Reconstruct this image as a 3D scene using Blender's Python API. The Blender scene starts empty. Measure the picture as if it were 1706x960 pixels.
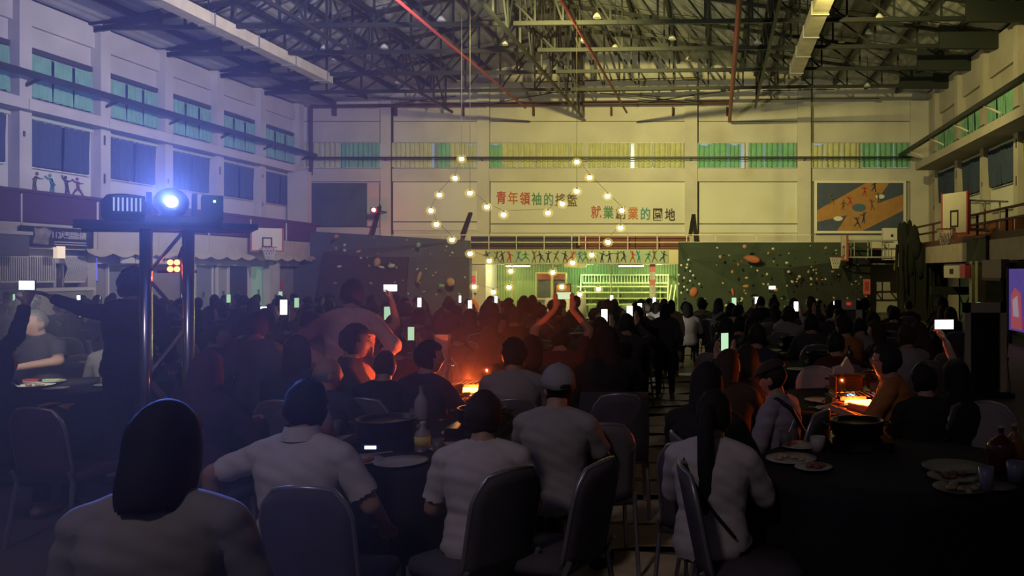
import bpy, math, random
import numpy as np
from mathutils import Vector, Matrix
random.seed(7); RNG = np.random.default_rng(7)
SC = bpy.context.scene
COL = SC.collection
PI = math.pi
def R(d): return d*PI/180
# ---------------------------------------------------------------- camera
F, VX, VY, H = 1400.0, 1195.0, 452.0, 1.78      # focal length in px of the 1706-wide frame, vanishing point, eye height
cam = bpy.data.cameras.new('camera'); cam.sensor_width = 36; cam.lens = 36*F/1706
cam.shift_x = (853-VX)/1706; cam.shift_y = (VY-480)/1706
cam.clip_start = .1; cam.clip_end = 200
camo = bpy.data.objects.new('camera', cam); COL.objects.link(camo)
camo.location = (0, 0, H); camo.rotation_euler = (PI/2, 0, 0); SC.camera = camo
def P(px, py, Y): return Vector(((px-VX)/F*Y, Y, H+(VY-py)/F*Y))
def XY(px, Y): return (px-VX)/F*Y
# ---------------------------------------------------------------- world, exposure
SC.view_settings.view_transform = 'Standard'; SC.view_settings.look = 'None'
SC.view_settings.exposure = 0; SC.view_settings.gamma = 1
w = bpy.data.worlds.new('night'); SC.world = w; w.use_nodes = True
w.node_tree.nodes['Background'].inputs[0].default_value = (.62, .52, .66, 1)
w.node_tree.nodes['Background'].inputs[1].default_value = .035
SC.cycles.use_denoising = True
SC.cycles.max_bounces = 5; SC.cycles.diffuse_bounces = 2; SC.cycles.glossy_bounces = 2
SC.cycles.transmission_bounces = 4; SC.cycles.volume_bounces = 0
SC.cycles.sample_clamp_indirect = 3
# ---------------------------------------------------------------- lights
def light(kind, name, loc, power, color, target=None, size=.3, angle=90, blend=1):
    d = bpy.data.lights.new(name, kind); d.energy = power; d.color = color
    if kind == 'SPOT': d.spot_size = R(angle); d.spot_blend = blend; d.shadow_soft_size = size
    elif kind == 'POINT': d.shadow_soft_size = size
    elif kind == 'AREA': d.size = size
    o = bpy.data.objects.new(name, d); COL.objects.link(o); o.location = loc
    if target is not None:
        o.rotation_euler = (Vector(target)-Vector(loc)).to_track_quat('-Z', 'Y').to_euler()
    return o
light('SPOT', 'added_wall_wash', (-5, 19, 8.0), 8600, (1, .84, .27), (-4, 36.4, 4.2), .05, 82)  # added wash without a fixture, brightens the back wall
light('SPOT', 'added_wall_wash', (2, 19, 8.0), 2300, (1, .83, .30), (9.1, 31, 5.6), .05, 80)  # its weaker twin, added for the right wall
light('SPOT', 'added_side_wash', (-5, 18, 7.0), 4700, (1.0, .87, .93), (-17.9, 28, 6.4), .05, 84)  # unseen lamp put in to brighten the left wall
light('SPOT', 'added_roof_wash', (-5, 17, 3.6), 1750, (.98, .95, .66), (-3, 29, 10.4), .05, 95)  # upward fill put in to lift the roof, no lamp there
light('SPOT', 'added_roof_blue', (-6, 15, 3.4), 2300, (.20, .27, 1.0), (-15, 24, 9.6), .05, 84)  # added blue fill that tints the left roof slope
light('SPOT', 'roof_red_light', (-9, 20, 2.6), 900, (1, .08, .05), tuple(P(590, 35, 24)), .1, 11, .8)
light('SPOT', 'rear_hall_light', (-2.5, -2.2, 6.5), 330, (1, .78, .80), (-3.0, 7.2, .8), .4, 66, 1)
light('POINT', 'stage_green_light', (-5.6, 35.0, 1.75), 75, (.62, 1, .48), None, .01)
light('POINT', 'stage_warm_light', (-8.6, 34.9, 1.8), 75, (1, .92, .42), None, .01)
light('POINT', 'stage_warm_light', (-2.6, 34.9, 1.8), 65, (.95, 1, .46), None, .01)

# ---------------------------------------------------------------- materials
MATS = {}
def mat(name, col, rough=.65, metal=0, emit=None, es=0, noise=0, nscale=3, bump=0, bscale=40, trans=0, alpha=1, sheen=0):
    if name in MATS: return MATS[name]
    m = bpy.data.materials.new(name); m.use_nodes = True; nt = m.node_tree; b = nt.nodes['Principled BSDF']
    c = (*col, 1); b.inputs['Base Color'].default_value = c
    b.inputs['Roughness'].default_value = rough; b.inputs['Metallic'].default_value = metal
    if emit: b.inputs['Emission Color'].default_value = (*emit, 1); b.inputs['Emission Strength'].default_value = es
    if trans: b.inputs['Transmission Weight'].default_value = trans
    if alpha < 1: b.inputs['Alpha'].default_value = alpha
    if noise or bump:
        tc = nt.nodes.new('ShaderNodeTexCoord')
    if noise:
        n = nt.nodes.new('ShaderNodeTexNoise'); n.inputs['Scale'].default_value = nscale; n.inputs['Detail'].default_value = 5
        r = nt.nodes.new('ShaderNodeValToRGB'); r.color_ramp.elements[0].position = .3; r.color_ramp.elements[1].position = .75
        r.color_ramp.elements[0].color = (*[x*(1-noise) for x in col], 1); r.color_ramp.elements[1].color = c
        nt.links.new(tc.outputs['Object'], n.inputs['Vector']); nt.links.new(n.outputs['Fac'], r.inputs['Fac'])
        nt.links.new(r.outputs['Color'], b.inputs['Base Color'])
    if bump:
        n2 = nt.nodes.new('ShaderNodeTexNoise'); n2.inputs['Scale'].default_value = bscale
        bp = nt.nodes.new('ShaderNodeBump'); bp.inputs['Strength'].default_value = bump; bp.inputs['Distance'].default_value = .02
        nt.links.new(tc.outputs['Object'], n2.inputs['Vector']); nt.links.new(n2.outputs['Fac'], bp.inputs['Height'])
        nt.links.new(bp.outputs['Normal'], b.inputs['Normal'])
    MATS[name] = m; return m
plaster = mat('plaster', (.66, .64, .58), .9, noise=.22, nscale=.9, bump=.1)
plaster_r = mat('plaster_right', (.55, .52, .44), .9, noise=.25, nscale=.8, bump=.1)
panel_w = mat('panel_white', (.72, .72, .64), .85, noise=.12, nscale=.6)
dark_line = mat('dark_joint', (.05, .045, .04), .8)
steel_d = mat('truss_steel', (.022, .028, .028), .5, noise=.3, nscale=8)
roof_m = mat('roof_sheet', (.50, .52, .48), .7, noise=.4, nscale=1.3)
red_pipe = mat('red_pipe', (.27, .035, .03), .5)
rust = mat('rust_beam', (.10, .035, .025), .7)
duct_m = mat('duct_cream', (.80, .74, .50), .6, noise=.25, nscale=3)
maroon = mat('maroon_panel', (.09, .022, .045), .6, noise=.2)
white_p = mat('white_paint', (.74, .72, .66), .6)
grey_rail = mat('grey_rail', (.38, .38, .36), .5, .3)
black_m = mat('black_matte', (.012, .012, .014), .7)
navy_cur = mat('navy_curtain', (.055, .085, .15), .9, noise=.3, nscale=5)
green_cur = mat('green_curtain', (.24, .54, .36), .9, noise=.3, nscale=4)
yellow_cur = mat('yellow_curtain', (.60, .62, .36), .9, noise=.25, nscale=4)
pane_m = mat('dusk_pane', (.2, .25, .3), .2, emit=(.55, .75, 1), es=.28)
pane_d = mat('dark_pane', (.03, .035, .04), .3)
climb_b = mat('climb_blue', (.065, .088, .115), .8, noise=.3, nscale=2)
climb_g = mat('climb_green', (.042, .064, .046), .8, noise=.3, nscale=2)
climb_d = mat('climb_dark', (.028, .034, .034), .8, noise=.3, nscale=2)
floor_m = mat('floor_court', (.22, .20, .17), .55, noise=.3, nscale=1.5)
sheet_m = mat('floor_sheet', (.80, .70, .48), .7, noise=.2, nscale=4, bump=.6, bscale=9)
glass_m = mat('clear_glass', (.9, .95, .95), .05, trans=1)
chrome = mat('chrome', (.6, .6, .62), .22, 1)
steel = mat('brushed_steel', (.35, .35, .36), .35, .9)
cloth_blk = mat('black_cloth', (.012, .012, .018), .9)
chair_fab = mat('chair_fabric', (.10, .09, .11), .85, noise=.25, nscale=6)
chair_lt = mat('chair_cover_pale', (.38, .35, .33), .85, noise=.2, nscale=6)
chair_met = mat('chair_metal', (.35, .34, .36), .35, .6)
screen_m = mat('phone_screen', (.8, .8, .8), .4, emit=(1, .97, .85), es=3.2)
screen_c = mat('phone_screen_cool', (.8, .8, .8), .4, emit=(.8, .92, 1), es=2.2)
screen_g = mat('phone_screen_green', (.6, .8, .6), .4, emit=(.55, .9, .55), es=.9)
torch_m = mat('phone_torch', (1, 1, 1), .4, emit=(1, .93, .75), es=30)
bulb_m = mat('bulb_glow', (1, .8, .4), .4, emit=(1, .84, .38), es=66)
tube_m = mat('tube_glow', (1, 1, .9), .4, emit=(.95, 1, .72), es=9)

def glow_shell(name, col, st, share):
    m = bpy.data.materials.new(name); m.use_nodes = True; nt = m.node_tree; nt.nodes.remove(nt.nodes['Principled BSDF'])
    e = nt.nodes.new('ShaderNodeEmission'); e.inputs[0].default_value = (*col, 1); e.inputs[1].default_value = st
    t = nt.nodes.new('ShaderNodeBsdfTransparent'); x = nt.nodes.new('ShaderNodeMixShader'); x.inputs[0].default_value = share
    nt.links.new(t.outputs[0], x.inputs[1]); nt.links.new(e.outputs[0], x.inputs[2]); nt.links.new(x.outputs[0], nt.nodes['Material Output'].inputs[0]); return m
halo_m = glow_shell('bulb_halo', (1, .74, .16), 1.6, .16)  # emissive shell imitating the bloom round each bulb
# ---------------------------------------------------------------- mesh builder
class MB:
    def __init__(s): s.v = []; s.f = []
    def add(s, v, f):
        n = len(s.v); s.v += [tuple(x) for x in v]; s.f += [tuple(i+n for i in q) for q in f]; return s
    def box(s, a, b):
        (x0, y0, z0), (x1, y1, z1) = a, b
        return s.add([(x0,y0,z0),(x1,y0,z0),(x1,y1,z0),(x0,y1,z0),(x0,y0,z1),(x1,y0,z1),(x1,y1,z1),(x0,y1,z1)],
                     [(3,2,1,0),(4,5,6,7),(0,1,5,4),(1,2,6,5),(2,3,7,6),(3,0,4,7)])
    def bar(s, p, q, w, h=None, up=(0,0,1)):
        p = Vector(p); q = Vector(q); d = (q-p).normalized(); up = Vector(up)
        if abs(d.dot(up)) > .98: up = Vector((0,1,0))
        r = d.cross(up).normalized()*w/2; u = r.cross(d).normalized()*(h or w)/2
        return s.add([p-r-u, p+r-u, p+r+u, p-r+u, q-r-u, q+r-u, q+r+u, q-r+u],
                     [(0,1,2,3),(7,6,5,4),(4,5,1,0),(5,6,2,1),(6,7,3,2),(7,4,0,3)])
    def loft(s, rings, cap=True):
        k = len(rings[0]); n = len(s.v)
        for r in rings: s.v += [tuple(x) for x in r]
        for i in range(len(rings)-1):
            for j in range(k):
                a = n+i*k+j; b = n+i*k+(j+1) % k
                s.f.append((a, b, b+k, a+k))
        if cap:
            s.f.append(tuple(n+j for j in range(k))[::-1]); s.f.append(tuple(n+(len(rings)-1)*k+j for j in range(k)))
        return s
    def tube(s, pts, r, k=8, cap=True):
        pts = [Vector(p) for p in pts]; rr = r if isinstance(r, (list, tuple)) else [r]*len(pts); rings = []
        up = Vector((0, 0, 1)); u = None
        for i, p in enumerate(pts):
            d = (pts[min(i+1, len(pts)-1)]-pts[max(i-1, 0)]).normalized()
            if u is None:
                u = d.cross(up if abs(d.z) < .95 else Vector((0, 1, 0))).normalized()
            u = (u-d*u.dot(d)).normalized(); v = d.cross(u)
            rings.append([p+(u*math.cos(2*PI*j/k)+v*math.sin(2*PI*j/k))*rr[i] for j in range(k)])
        return s.loft(rings, cap)
    def lathe(s, prof, c=(0,0,0), k=20):
        return s.loft([[(c[0]+max(r, .0005)*math.cos(2*PI*j/k), c[1]+max(r, .0005)*math.sin(2*PI*j/k), c[2]+z) for j in range(k)] for r, z in prof])
    def ball(s, c, r, k=10, m=6):
        r = r if isinstance(r, (tuple, list)) else (r, r, r)
        return s.loft([[(c[0]+r[0]*math.sin(PI*(i+.02)/(m+.04))*math.cos(2*PI*j/k), c[1]+r[1]*math.sin(PI*(i+.02)/(m+.04))*math.sin(2*PI*j/k), c[2]-r[2]*math.cos(PI*(i+.02)/(m+.04))) for j in range(k)] for i in range(m+1)])
    def prism(s, poly, a, b):
        """polygon in 2D mapped by functions a(u,v) (back) and b(u,v) (front)"""
        return s.loft([[a(*p) for p in poly], [b(*p) for p in poly]])
    def build(s, name, m, parent=None, smooth=False, loc=None):
        me = bpy.data.meshes.new(name); me.from_pydata(s.v, [], s.f); me.update()
        return obj(name, me, m, parent, smooth, loc)
def obj(name, me, m, parent=None, smooth=False, loc=None):
    if m is not None and not me.materials: me.materials.append(m)
    if smooth: me.polygons.foreach_set('use_smooth', [True]*len(me.polygons))
    o = bpy.data.objects.new(name, me); COL.objects.link(o)
    if parent: o.parent = parent
    if loc is not None: o.location = loc
    return o
def empty(name, loc=(0,0,0), rz=0):
    o = bpy.data.objects.new(name, None); COL.objects.link(o); o.location = loc; o.rotation_euler = (0, 0, rz); o.empty_display_size = .1
    return o
def tag(o, label, cat, group=None):
    o['label'] = label; o['category'] = cat
    if group: o['group'] = group
    return o
def struct(o): o['kind'] = 'structure'; return o
def setmat(o, m):
    o.material_slots[0].link = 'OBJECT'; o.material_slots[0].material = m
def copy_tree(o, loc=None, rz=None):
    def cp(x, par):
        c = x.copy(); COL.objects.link(c)
        if par: c.parent = par
        for ch in x.children: cp(ch, c)
        return c
    c = cp(o, None)
    if loc is not None: c.location = loc
    if rz is not None: c.rotation_euler = (0, 0, rz)
    return c
def ordinal(i): return (['first','second','third','fourth','fifth','sixth','seventh','eighth','ninth','tenth','eleventh','twelfth']+['thirteenth','fourteenth','fifteenth','sixteenth','seventeenth','eighteenth','nineteenth','twentieth'])[i]
# ================================================================ THE HALL
XL, XR, YB = -17.9, 9.1, 36.4
EL, ER, RZ, RX = 8.85, 9.45, 11.4, -5.2        # eaves, ridge
YF = -3.0                                       # the hall goes on a little behind the eye
def roofz(x): return EL+(RZ-EL)*(x-XL)/(RX-XL) if x < RX else ER+(RZ-ER)*(XR-x)/(XR-RX)
floor = struct(MB().box((XL-.3, YF, -.2), (XR+.3, YB+.3, 0)).build('floor', floor_m))
# crumpled protective sheets laid across the aisle, one after the other
for i in range(17):
    y0 = 4.0+i*.62; nx, ny = 15, 9; b = MB(); vs = []
    ph = random.random()*6; sk = random.uniform(-.06, .06)
    for a in range(ny):
        for c in range(nx):
            u, v = c/(nx-1), a/(ny-1)
            z = .012+.022*(1-v)**4*(1+.5*math.sin(4*u+ph))+.010*math.sin(9*u+ph+3*v)*math.sin(7*v+ph)+.006*random.random()
            vs.append((-1.05+1.15*u+sk, y0+.66*v+.03*math.sin(5*u+ph), max(z, .004)))
    b.add(vs, [(r*nx+c, r*nx+c+1, (r+1)*nx+c+1, (r+1)*nx+c) for r in range(ny-1) for c in range(nx-1)])
    b.build('sheet', sheet_m, floor, True)

# ---- back wall
wb = MB()
wb.prism([(XL-.3, 0), (XR+.3, 0), (XR+.3, ER+.05), (RX, RZ), (XL-.3, EL)], lambda u, v: (u, YB+.25, v), lambda u, v: (u, YB, v))
wall_back = struct(wb.build('wall_back', plaster))
def bx(px, Y=YB): return (px-VX)/F*Y
def bz(py, Y=YB): return H+(VY-py)/F*Y
for a, b in ((637, 655), (797, 817), (1141, 1162), (1328, 1350), (1515, 1545)):
    MB().box((bx(a), YB-.22, 2.8), (bx(b), YB, roofz(bx((a+b)/2))-.35)).build('pillar', plaster, wall_back)
MB().box((XL, YB-.16, bz(303)), (XR, YB, bz(282))).build('ring_beam', plaster, wall_back)
MB().box((XL, YB-.03, bz(203)), (XR, YB, bz(202))).build('joint_line', dark_line, wall_back)
for a, b, y0, y1 in ((655, 796, 304, 384), (818, 1151, 304, 388), (1165, 1338, 304, 388)):
    f = MB().box((bx(a), YB-.05, bz(y1)), (bx(b), YB, bz(y0))).build('wall_panel', panel_w, wall_back)
    MB().box((bx(a)-.04, YB-.03, bz(y1)), (bx(a), YB, bz(y0)+.04)).build('panel_joint', dark_line, wall_back)
    MB().box((bx(a), YB-.03, bz(y0)), (bx(b), YB, bz(y0)+.05)).build('panel_joint', dark_line, wall_back)
    MB().box((bx(a), YB-.07, bz(y0+ (y1-y0)*.82)-.025), (bx(b), YB, bz(y0+(y1-y0)*.82)+.01)).build('panel_joint', dark_line, wall_back)
for a, b in ((655, 655.6), (1350, 1351)):
    MB().box((bx(a), YB-.25, 3), (bx(b), YB, 8.9)).build('cable_duct', dark_line, wall_back)
for px in (560, 661, 773, 890, 1019, 1121, 1211):
    MB().box((bx(px)-.03, YB-.3, bz(194)), (bx(px)+.03, YB, bz(180))).build('bracket', rust, wall_back)

# ---- pleated curtains and windows
def pleat(x0, x1, z0, z1, at, folds, amp=.05, droop=0):
    n = max(folds*4, 8); b = MB(); vs = []
    for r in range(3):
        for i in range(n+1):
            u = i/n; z = (z0, (z0+z1)/2, z1)[r]
            if r == 2 and droop: z -= droop*math.sin(PI*u)
            vs.append(at(x0+(x1-x0)*u, amp*(.5+.5*math.sin(2*PI*folds*u)+.2*math.sin(7.3*u*folds+r)), z))
    b.add(vs, [(r*(n+1)+i, r*(n+1)+i+1, (r+1)*(n+1)+i+1, (r+1)*(n+1)+i) for r in range(2) for i in range(n)])
    return b
WN = [0]
def window(x0, x1, z0, z1, at, panels, frame_m=None, pm=None):
    """at(u, depth into the room, z); panels: (share start, share end, curtain material, droop)"""
    WN[0] += 1; w_ = x1-x0
    e = struct(empty(f'window_{WN[0]}', at((x0+x1)/2, 0, z0)))
    inv = Matrix.Translation(-Vector(e.location))
    def put(b, name, m, sm=False):
        b.v = [tuple(Vector(v)-Vector(e.location)) for v in b.v]; return b.build(name, m, e, sm)
    def bb(u0, u1, d0, d1, za, zb):
        b = MB(); c = [at(u, d, z) for z in (za, zb) for (u, d) in ((u0, d0), (u1, d0), (u1, d1), (u0, d1))]
        return b.add(c, [(3,2,1,0),(4,5,6,7),(0,1,5,4),(1,2,6,5),(2,3,7,6),(3,0,4,7)])
    put(bb(x0, x1, 0, .02, z0, z1), 'pane', pm or pane_m)
    fm = frame_m or grey_rail; t = .035
    put(bb(x0-t, x1+t, 0, .07, z1, z1+t), 'frame', fm); put(bb(x0-t, x1+t, 0, .07, z0-t, z0), 'frame', fm)
    put(bb(x0-t, x0, 0, .07, z0, z1), 'frame', fm); put(bb(x1, x1+t, 0, .07, z0, z1), 'frame', fm)
    put(bb((x0+x1)/2-t, (x0+x1)/2+t, 0, .05, z0, z1), 'mullion', fm)
    for a, b, m, dr in panels:
        put(pleat(x0+w_*a, x0+w_*b, z0+.01, z1-.01, lambda u, d, z: at(u, .07+d, z), max(3, round((b-a)*w_/.24)), .17, dr), 'curtain', m, True)
    return e
Y_, G_ = yellow_cur, green_cur
atb = lambda u, d, z: (u, YB-d, z)
for a, b, pan in ((504, 571, [(0,.48,Y_,0),(.5,1,Y_,0)]), (572, 637, [(0,.3,G_,0),(.31,.7,G_,0),(.71,1,G_,0)]),
                  (655, 727, [(0,.32,Y_,0),(.33,.65,Y_,0),(.66,.95,Y_,0)]), (730, 797, [(0,.33,G_,0),(.34,.7,Y_,0),(.71,1,Y_,.08)]),
                  (817, 895, [(0,.27,G_,.1),(.28,.63,Y_,0),(.64,1,Y_,0)]), (897, 976, [(0,.33,Y_,0),(.34,.66,Y_,0),(.67,1,Y_,0)]),
                  (980, 1059, [(0,.33,Y_,0),(.34,.64,Y_,0),(.65,.92,Y_,0)]), (1061, 1141, [(0,.33,Y_,0),(.34,.66,Y_,0),(.67,1,Y_,0)]),
                  (1162, 1242, [(0,.3,G_,.12),(.31,.66,G_,0),(.67,.92,G_,.1)]), (1247, 1328, [(0,.33,G_,0),(.34,.66,G_,0),(.67,1,G_,0)]),
                  (1350, 1432, [(0,.29,Y_,.1),(.3,.64,Y_,0),(.65,1,Y_,0)]), (1434, 1517, [(0,.33,G_,0),(.34,.66,G_,0),(.67,1,G_,0)])):
    window(bx(a), bx(b)-.06, bz(280), bz(239), atb, pan)
# handrail pipes that run along the windows
hr = tag(empty('window_rail', (0, YB-.45, 6.64)), 'dark double pipe rail across the green and yellow windows of the stage wall', 'rail')
MB().bar((XL+.3, 0, 0), (XR-.8, 0, .02), .07).build('pipe', steel_d, hr); MB().bar((XL+.3, 0, -.09), (XR-.8, 0, -.07), .03).build('pipe', steel_d, hr)
for px in (503, 646, 806, 1151, 1339): MB().bar((bx(px), .45, -.2), (bx(px), 0, 0), .04).build('bracket', steel_d, hr)

# ---- slogan characters painted in relief on the wall
def char_mesh(ch, size, name, m, bold=.012, depth=.02):
    cu = bpy.data.curves.new('t', 'FONT'); cu.body = ch; cu.size = size; cu.extrude = depth; cu.offset = bold*size/.6
    cu.align_x = 'CENTER'; cu.align_y = 'CENTER'; cu.resolution_u = 3
    o = bpy.data.objects.new('t', cu); COL.objects.link(o); dg = bpy.context.evaluated_depsgraph_get()
    me = bpy.data.meshes.new_from_object(o.evaluated_get(dg)); bpy.data.objects.remove(o); bpy.data.curves.remove(cu)
    me.name = name; me.materials.clear(); me.materials.append(m); return me
cR = mat('paint_red', (.50, .07, .04), .7); cG = mat('paint_green', (.08, .27, .13), .7); cT = mat('paint_teal', (.12, .27, .22), .7)
cO = mat('paint_orange', (.55, .16, .05), .7); cB = mat('paint_blue', (.06, .28, .36), .7); cK = mat('paint_dark', (.06, .035, .06), .7); cN = mat('paint_brown', (.17, .12, .07), .7)
def slogan(text, mats, px0, py, step, label):
    c = P(px0, py, YB-.06); e = tag(empty('wall_slogan', c), label, 'lettering')
    for i, (ch, m) in enumerate(zip(text, mats)):
        o = obj('character', char_mesh(ch, .52, 'character', m, .008), m, e)
        o.location = (i*step/F*YB, 0, -i*.02); o.rotation_euler = (PI/2, 0, 0); o.scale = (.88, 1.12, 1)
slogan('青年領袖的搖籃', [cR, cO, cR, cG, cT, cN, cN], 835, 331, 19.7, 'upper line of seven big painted characters, red to green to brown')
slogan('就業創業的園地', [cR, cG, cN, cO, cB, cK, cK], 993, 355, 20.5, 'lower line of seven big painted characters ending in dark ones')

# ---- silhouettes for the sports murals
def silhouette(pose, s):
    b = MB()
    def limb(x0, z0, x1, z1, w):
        b.bar((x0*s, 0, z0*s), (x1*s, 0, z1*s), w*s, .012, up=(0, 1, 0))
    ln, la, ra, ll, rl = pose
    hx, hz = 0, .48; nx, nz = hx+.3*math.sin(ln), hz+.3*math.cos(ln)
    limb(hx, hz, nx, nz, .15); b.lathe([(.075*s, -.006), (.075*s, .006)], k=8)
    hd = (nx+.12*math.sin(ln), nz+.13)
    n = 16; b.v[-n:] = [(hd[0]*s+v[0], v[2], hd[1]*s+v[1]) for v in b.v[-n:]]
    for a in (la, ra):
        ex, ez = nx+.19*math.sin(a), nz-.02-.19*math.cos(a); limb(nx, nz-.02, ex, ez, .075); limb(ex, ez, ex+.18*math.sin(a*1.4), ez-.18*math.cos(a*1.3), .055)
    for a in (ll, rl):
        kx, kz = hx+.25*math.sin(a), hz-.25*math.cos(a); limb(hx, hz, kx, kz, .11); limb(kx, kz, kx+.25*math.sin(a*.7), kz-.25*math.cos(a*.7), .08)
    return b
def rpose(): return (random.uniform(-.4, .4), random.uniform(-2.4, -.4), random.uniform(.4, 2.4), random.uniform(-1.0, -.15), random.uniform(.15, 1.0))
SILC = [cK, cN, cK, cR, cB, cG, cN, cK]

# ---- gallery round the hall, stage opening under it
GZ0, GZ1 = bz(440, 34.4), bz(416, 34.4)
gal = struct(empty('gallery', (0, 34.4, 0)))
gal.name = 'trim_1'
MB().box((bx(780, 34.4), 0, GZ0), (bx(1130, 34.4), .25, GZ1)).build('stage_header', mat('header_cream', (.72, .66, .46), .8, noise=.1), gal)
MB().box((bx(940, 34.4), -.02, GZ0-.14), (bx(975, 34.4), .2, GZ0)).build('header_drop', MATS['header_cream'], gal)
MB().box((XL, .02, GZ1-.02), (XR, 2.0, GZ1+.06)).build('gallery_floor', rust, gal)
MB().box((XL, .25, GZ0-.02), (XR, 2.0, GZ0+.02)).build('soffit', plaster, gal)
MB().box((bx(780, 34.4), .1, 0), (bx(808, 34.4), 1.9, GZ0)).build('stage_pier', plaster, gal)
MB().box((bx(1130, 34.4), .1, 0), (bx(1150, 34.4), 1.9, GZ0)).build('stage_pier', plaster, gal)
st = MB(); n = 150; x0, x1 = bx(806, YB), bx(1150, YB)
st.add([(x0+(x1-x0)*i/n, YB-.12-.05*(i % 2), z) for z in (0, GZ0+.1) for i in range(n+1)], [(i, i+1, n+2+i, n+1+i) for i in range(n)])
tag(st.build('roller_shutter', mat('shutter_green', (.25, .37, .17), .6, noise=.3, nscale=1.5)), 'green ribbed shutter closing the rear of the stage', 'shutter')
# mural strip with sports figures on the header
ms = tag(empty('sports_mural', P(960, 428, 34.37)), 'pale strip of small coloured sport silhouettes above the stage', 'mural')
MB().box((bx(808, 34.4)-ms.location.x, 0, -.26), (bx(1114, 34.4)-ms.location.x, .03, .27)).build('board', mat('mural_pale', (.45, .58, .44), .8, noise=.25, nscale=1.2), ms)
for i in range(24):
    px = 814+i*12.6+random.uniform(-2, 2)
    o = silhouette(rpose(), .48).build('silhouette', SILC[i % 8], ms)
    o.location = (bx(px, 34.37)-ms.location.x, -.02, -.23)
# tube lamps under the header
for i, (a, b) in enumerate(((842, 882), (958, 976), (1030, 1072))):
    t = tag(empty('tube_lamp', (bx((a+b)/2, 34.7), 34.8, GZ0-.07)), ['tube lamp under the header above the left half of stage', 'short tube lamp under the middle drop of the header', 'tube lamp under the header above the pale bleachers'][i], 'lamp', 'stage tube lamps')
    L = (b-a)/F*34.7/2
    MB().box((-L, -.05, 0), (L, .05, .06)).build('housing', white_p, t); MB().tube([(-L, 0, -.02), (L, 0, -.02)], .02).build('tube', tube_m, t)
# railing on the gallery edge
rl = tag(empty('gallery_railing', (0, 34.36, GZ1)), 'thin pale railing on the gallery edge over the stage', 'railing')
for z in (.60, .30): MB().bar((bx(640, 34.4), 0, z), (bx(1352, 34.4), 0, z), .03).build('rail', white_p, rl)
for px in (655, 738, 784, 815, 861, 907, 953, 976, 999, 1046, 1095, 1144, 1192, 1260, 1350): MB().bar((bx(px, 34.4), 0, 0), (bx(px, 34.4), 0, .62), .03).build('post', white_p, rl)
# folded gym mats behind the railing
for i, (a, b, m, lb) in enumerate(((784, 862, 'n', 'navy gym mat behind the gallery railing, first from the slanted brace'), (863, 960, 'n', 'navy gym mat behind the railing, next to the red one'), (966, 1058, 'r', 'rust red gym mat behind the railing next to the navy ones'), (1059, 1148, 'r', 'rust red gym mat at the far end of the mats'))):
    mm = mat('mat_navy', (.035, .05, .085), .6, noise=.3) if m == 'n' else mat('mat_rust', (.22, .05, .025), .6, noise=.3)
    e = tag(empty('gym_mat', (bx(a, 34.8), 34.8, GZ1+.06)), lb, 'mat', 'folded gym mats on the gallery')
    for k in range(3): MB().box((0, 0, k*.17), (bx(b, 34.8)-bx(a, 34.8), .5, k*.17+.16)).build('mat_section', mm, e)
# slanted braces that hold the wall
for a, b, c, lb in ((620, 634, 340, 'black slanted brace below the red lamp'), (770, 784, 355, 'black slanted brace beside the slogan panel near hanging bulbs'), (1150, 1156, 355, 'dark short brace at the far end of the slogan panel')):
    tag(MB().bar(P(a, 392, 35.2), P(b, c, 36.3), .08, .16, up=(1, 0, 0)).build('wall_brace', black_m), lb, 'brace')
# ---- stage furniture
bl = tag(empty('bleachers', (0, 0, 0)), 'pale green tiered bleachers with back railing on the stage', 'bleachers')
blm = mat('bleacher_pale', (.58, .66, .42), .6, noise=.15)
for k, (a, b, y) in enumerate(((962, 1112, 487), (968, 1110, 479), (974, 1108, 496), (960, 1106, 505))):
    c0 = P(a, y, 35.3-.0*k); c1 = P(b, y, 35.3)
for k in range(4):
    Yk = 35.7-k*.32; zk = 1.15-k*.24
    MB().box((bx(962, Yk), Yk-.14, zk-.05), (bx(1112, Yk), Yk+.14, zk)).build('bench', blm, bl)
    for px in (975, 1030, 1100): MB().bar((bx(px, Yk), Yk, 0), (bx(px, Yk), Yk, zk-.04), .05).build('upright', blm, bl)
for z in (1.62, 1.28): MB().bar((bx(970, 35.8), 35.8, z), (bx(1112, 35.8), 35.8, z), .05).build('rail', blm, bl)
for i in range(29): MB().bar((bx(971+i*4.95, 35.8), 35.8, 1.28), (bx(971+i*4.95, 35.8), 35.8, 1.62), .025).build('baluster', blm, bl)
for px in (968, 1113): MB().bar((bx(px, 35.0), 34.6, .2), (bx(px, 35.8), 35.85, 1.65), .05).build('side_rail', blm, bl)
for i, px in enumerate((1117, 1124)):
    tag(MB().bar(P(px-4, 512, 34.6), P(px+2, 475, 35.6), .05).build('stair_rail', blm), ['pale stair handrail at the stage end, the longer one', 'pale stair handrail beside the climbing wall corner'][i], 'handrail')
gc = tag(empty('display_case', (bx(918, 35.0), 35.0, 0)), 'tall framed glass display case on the stage with red top panel', 'display case')
fr = mat('case_frame', (.62, .58, .28), .5)
for x in (-.62, .02, .62): MB().box((x-.03, -.03, 0), (x+.03, .03, 1.72)).build('post', fr, gc)
MB().box((-.62, -.03, 1.68), (.62, .03, 1.74)).build('head_rail', fr, gc); MB().box((-.62, -.03, .6), (.62, .03, .66)).build('mid_rail', fr, gc)
MB().box((-.6, .3, 0), (.6, .34, 1.7)).build('rear_panel', mat('case_back', (.20, .24, .25), .6, noise=.6, nscale=3), gc)
MB().box((-.6, .26, 1.42), (.6, .3, 1.68)).build('top_panel', mat('case_red', (.5, .12, .10), .6), gc)
MB().box((-.6, -.01, .66), (.6, .01, 1.68)).build('pane', glass_m, gc)
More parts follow.
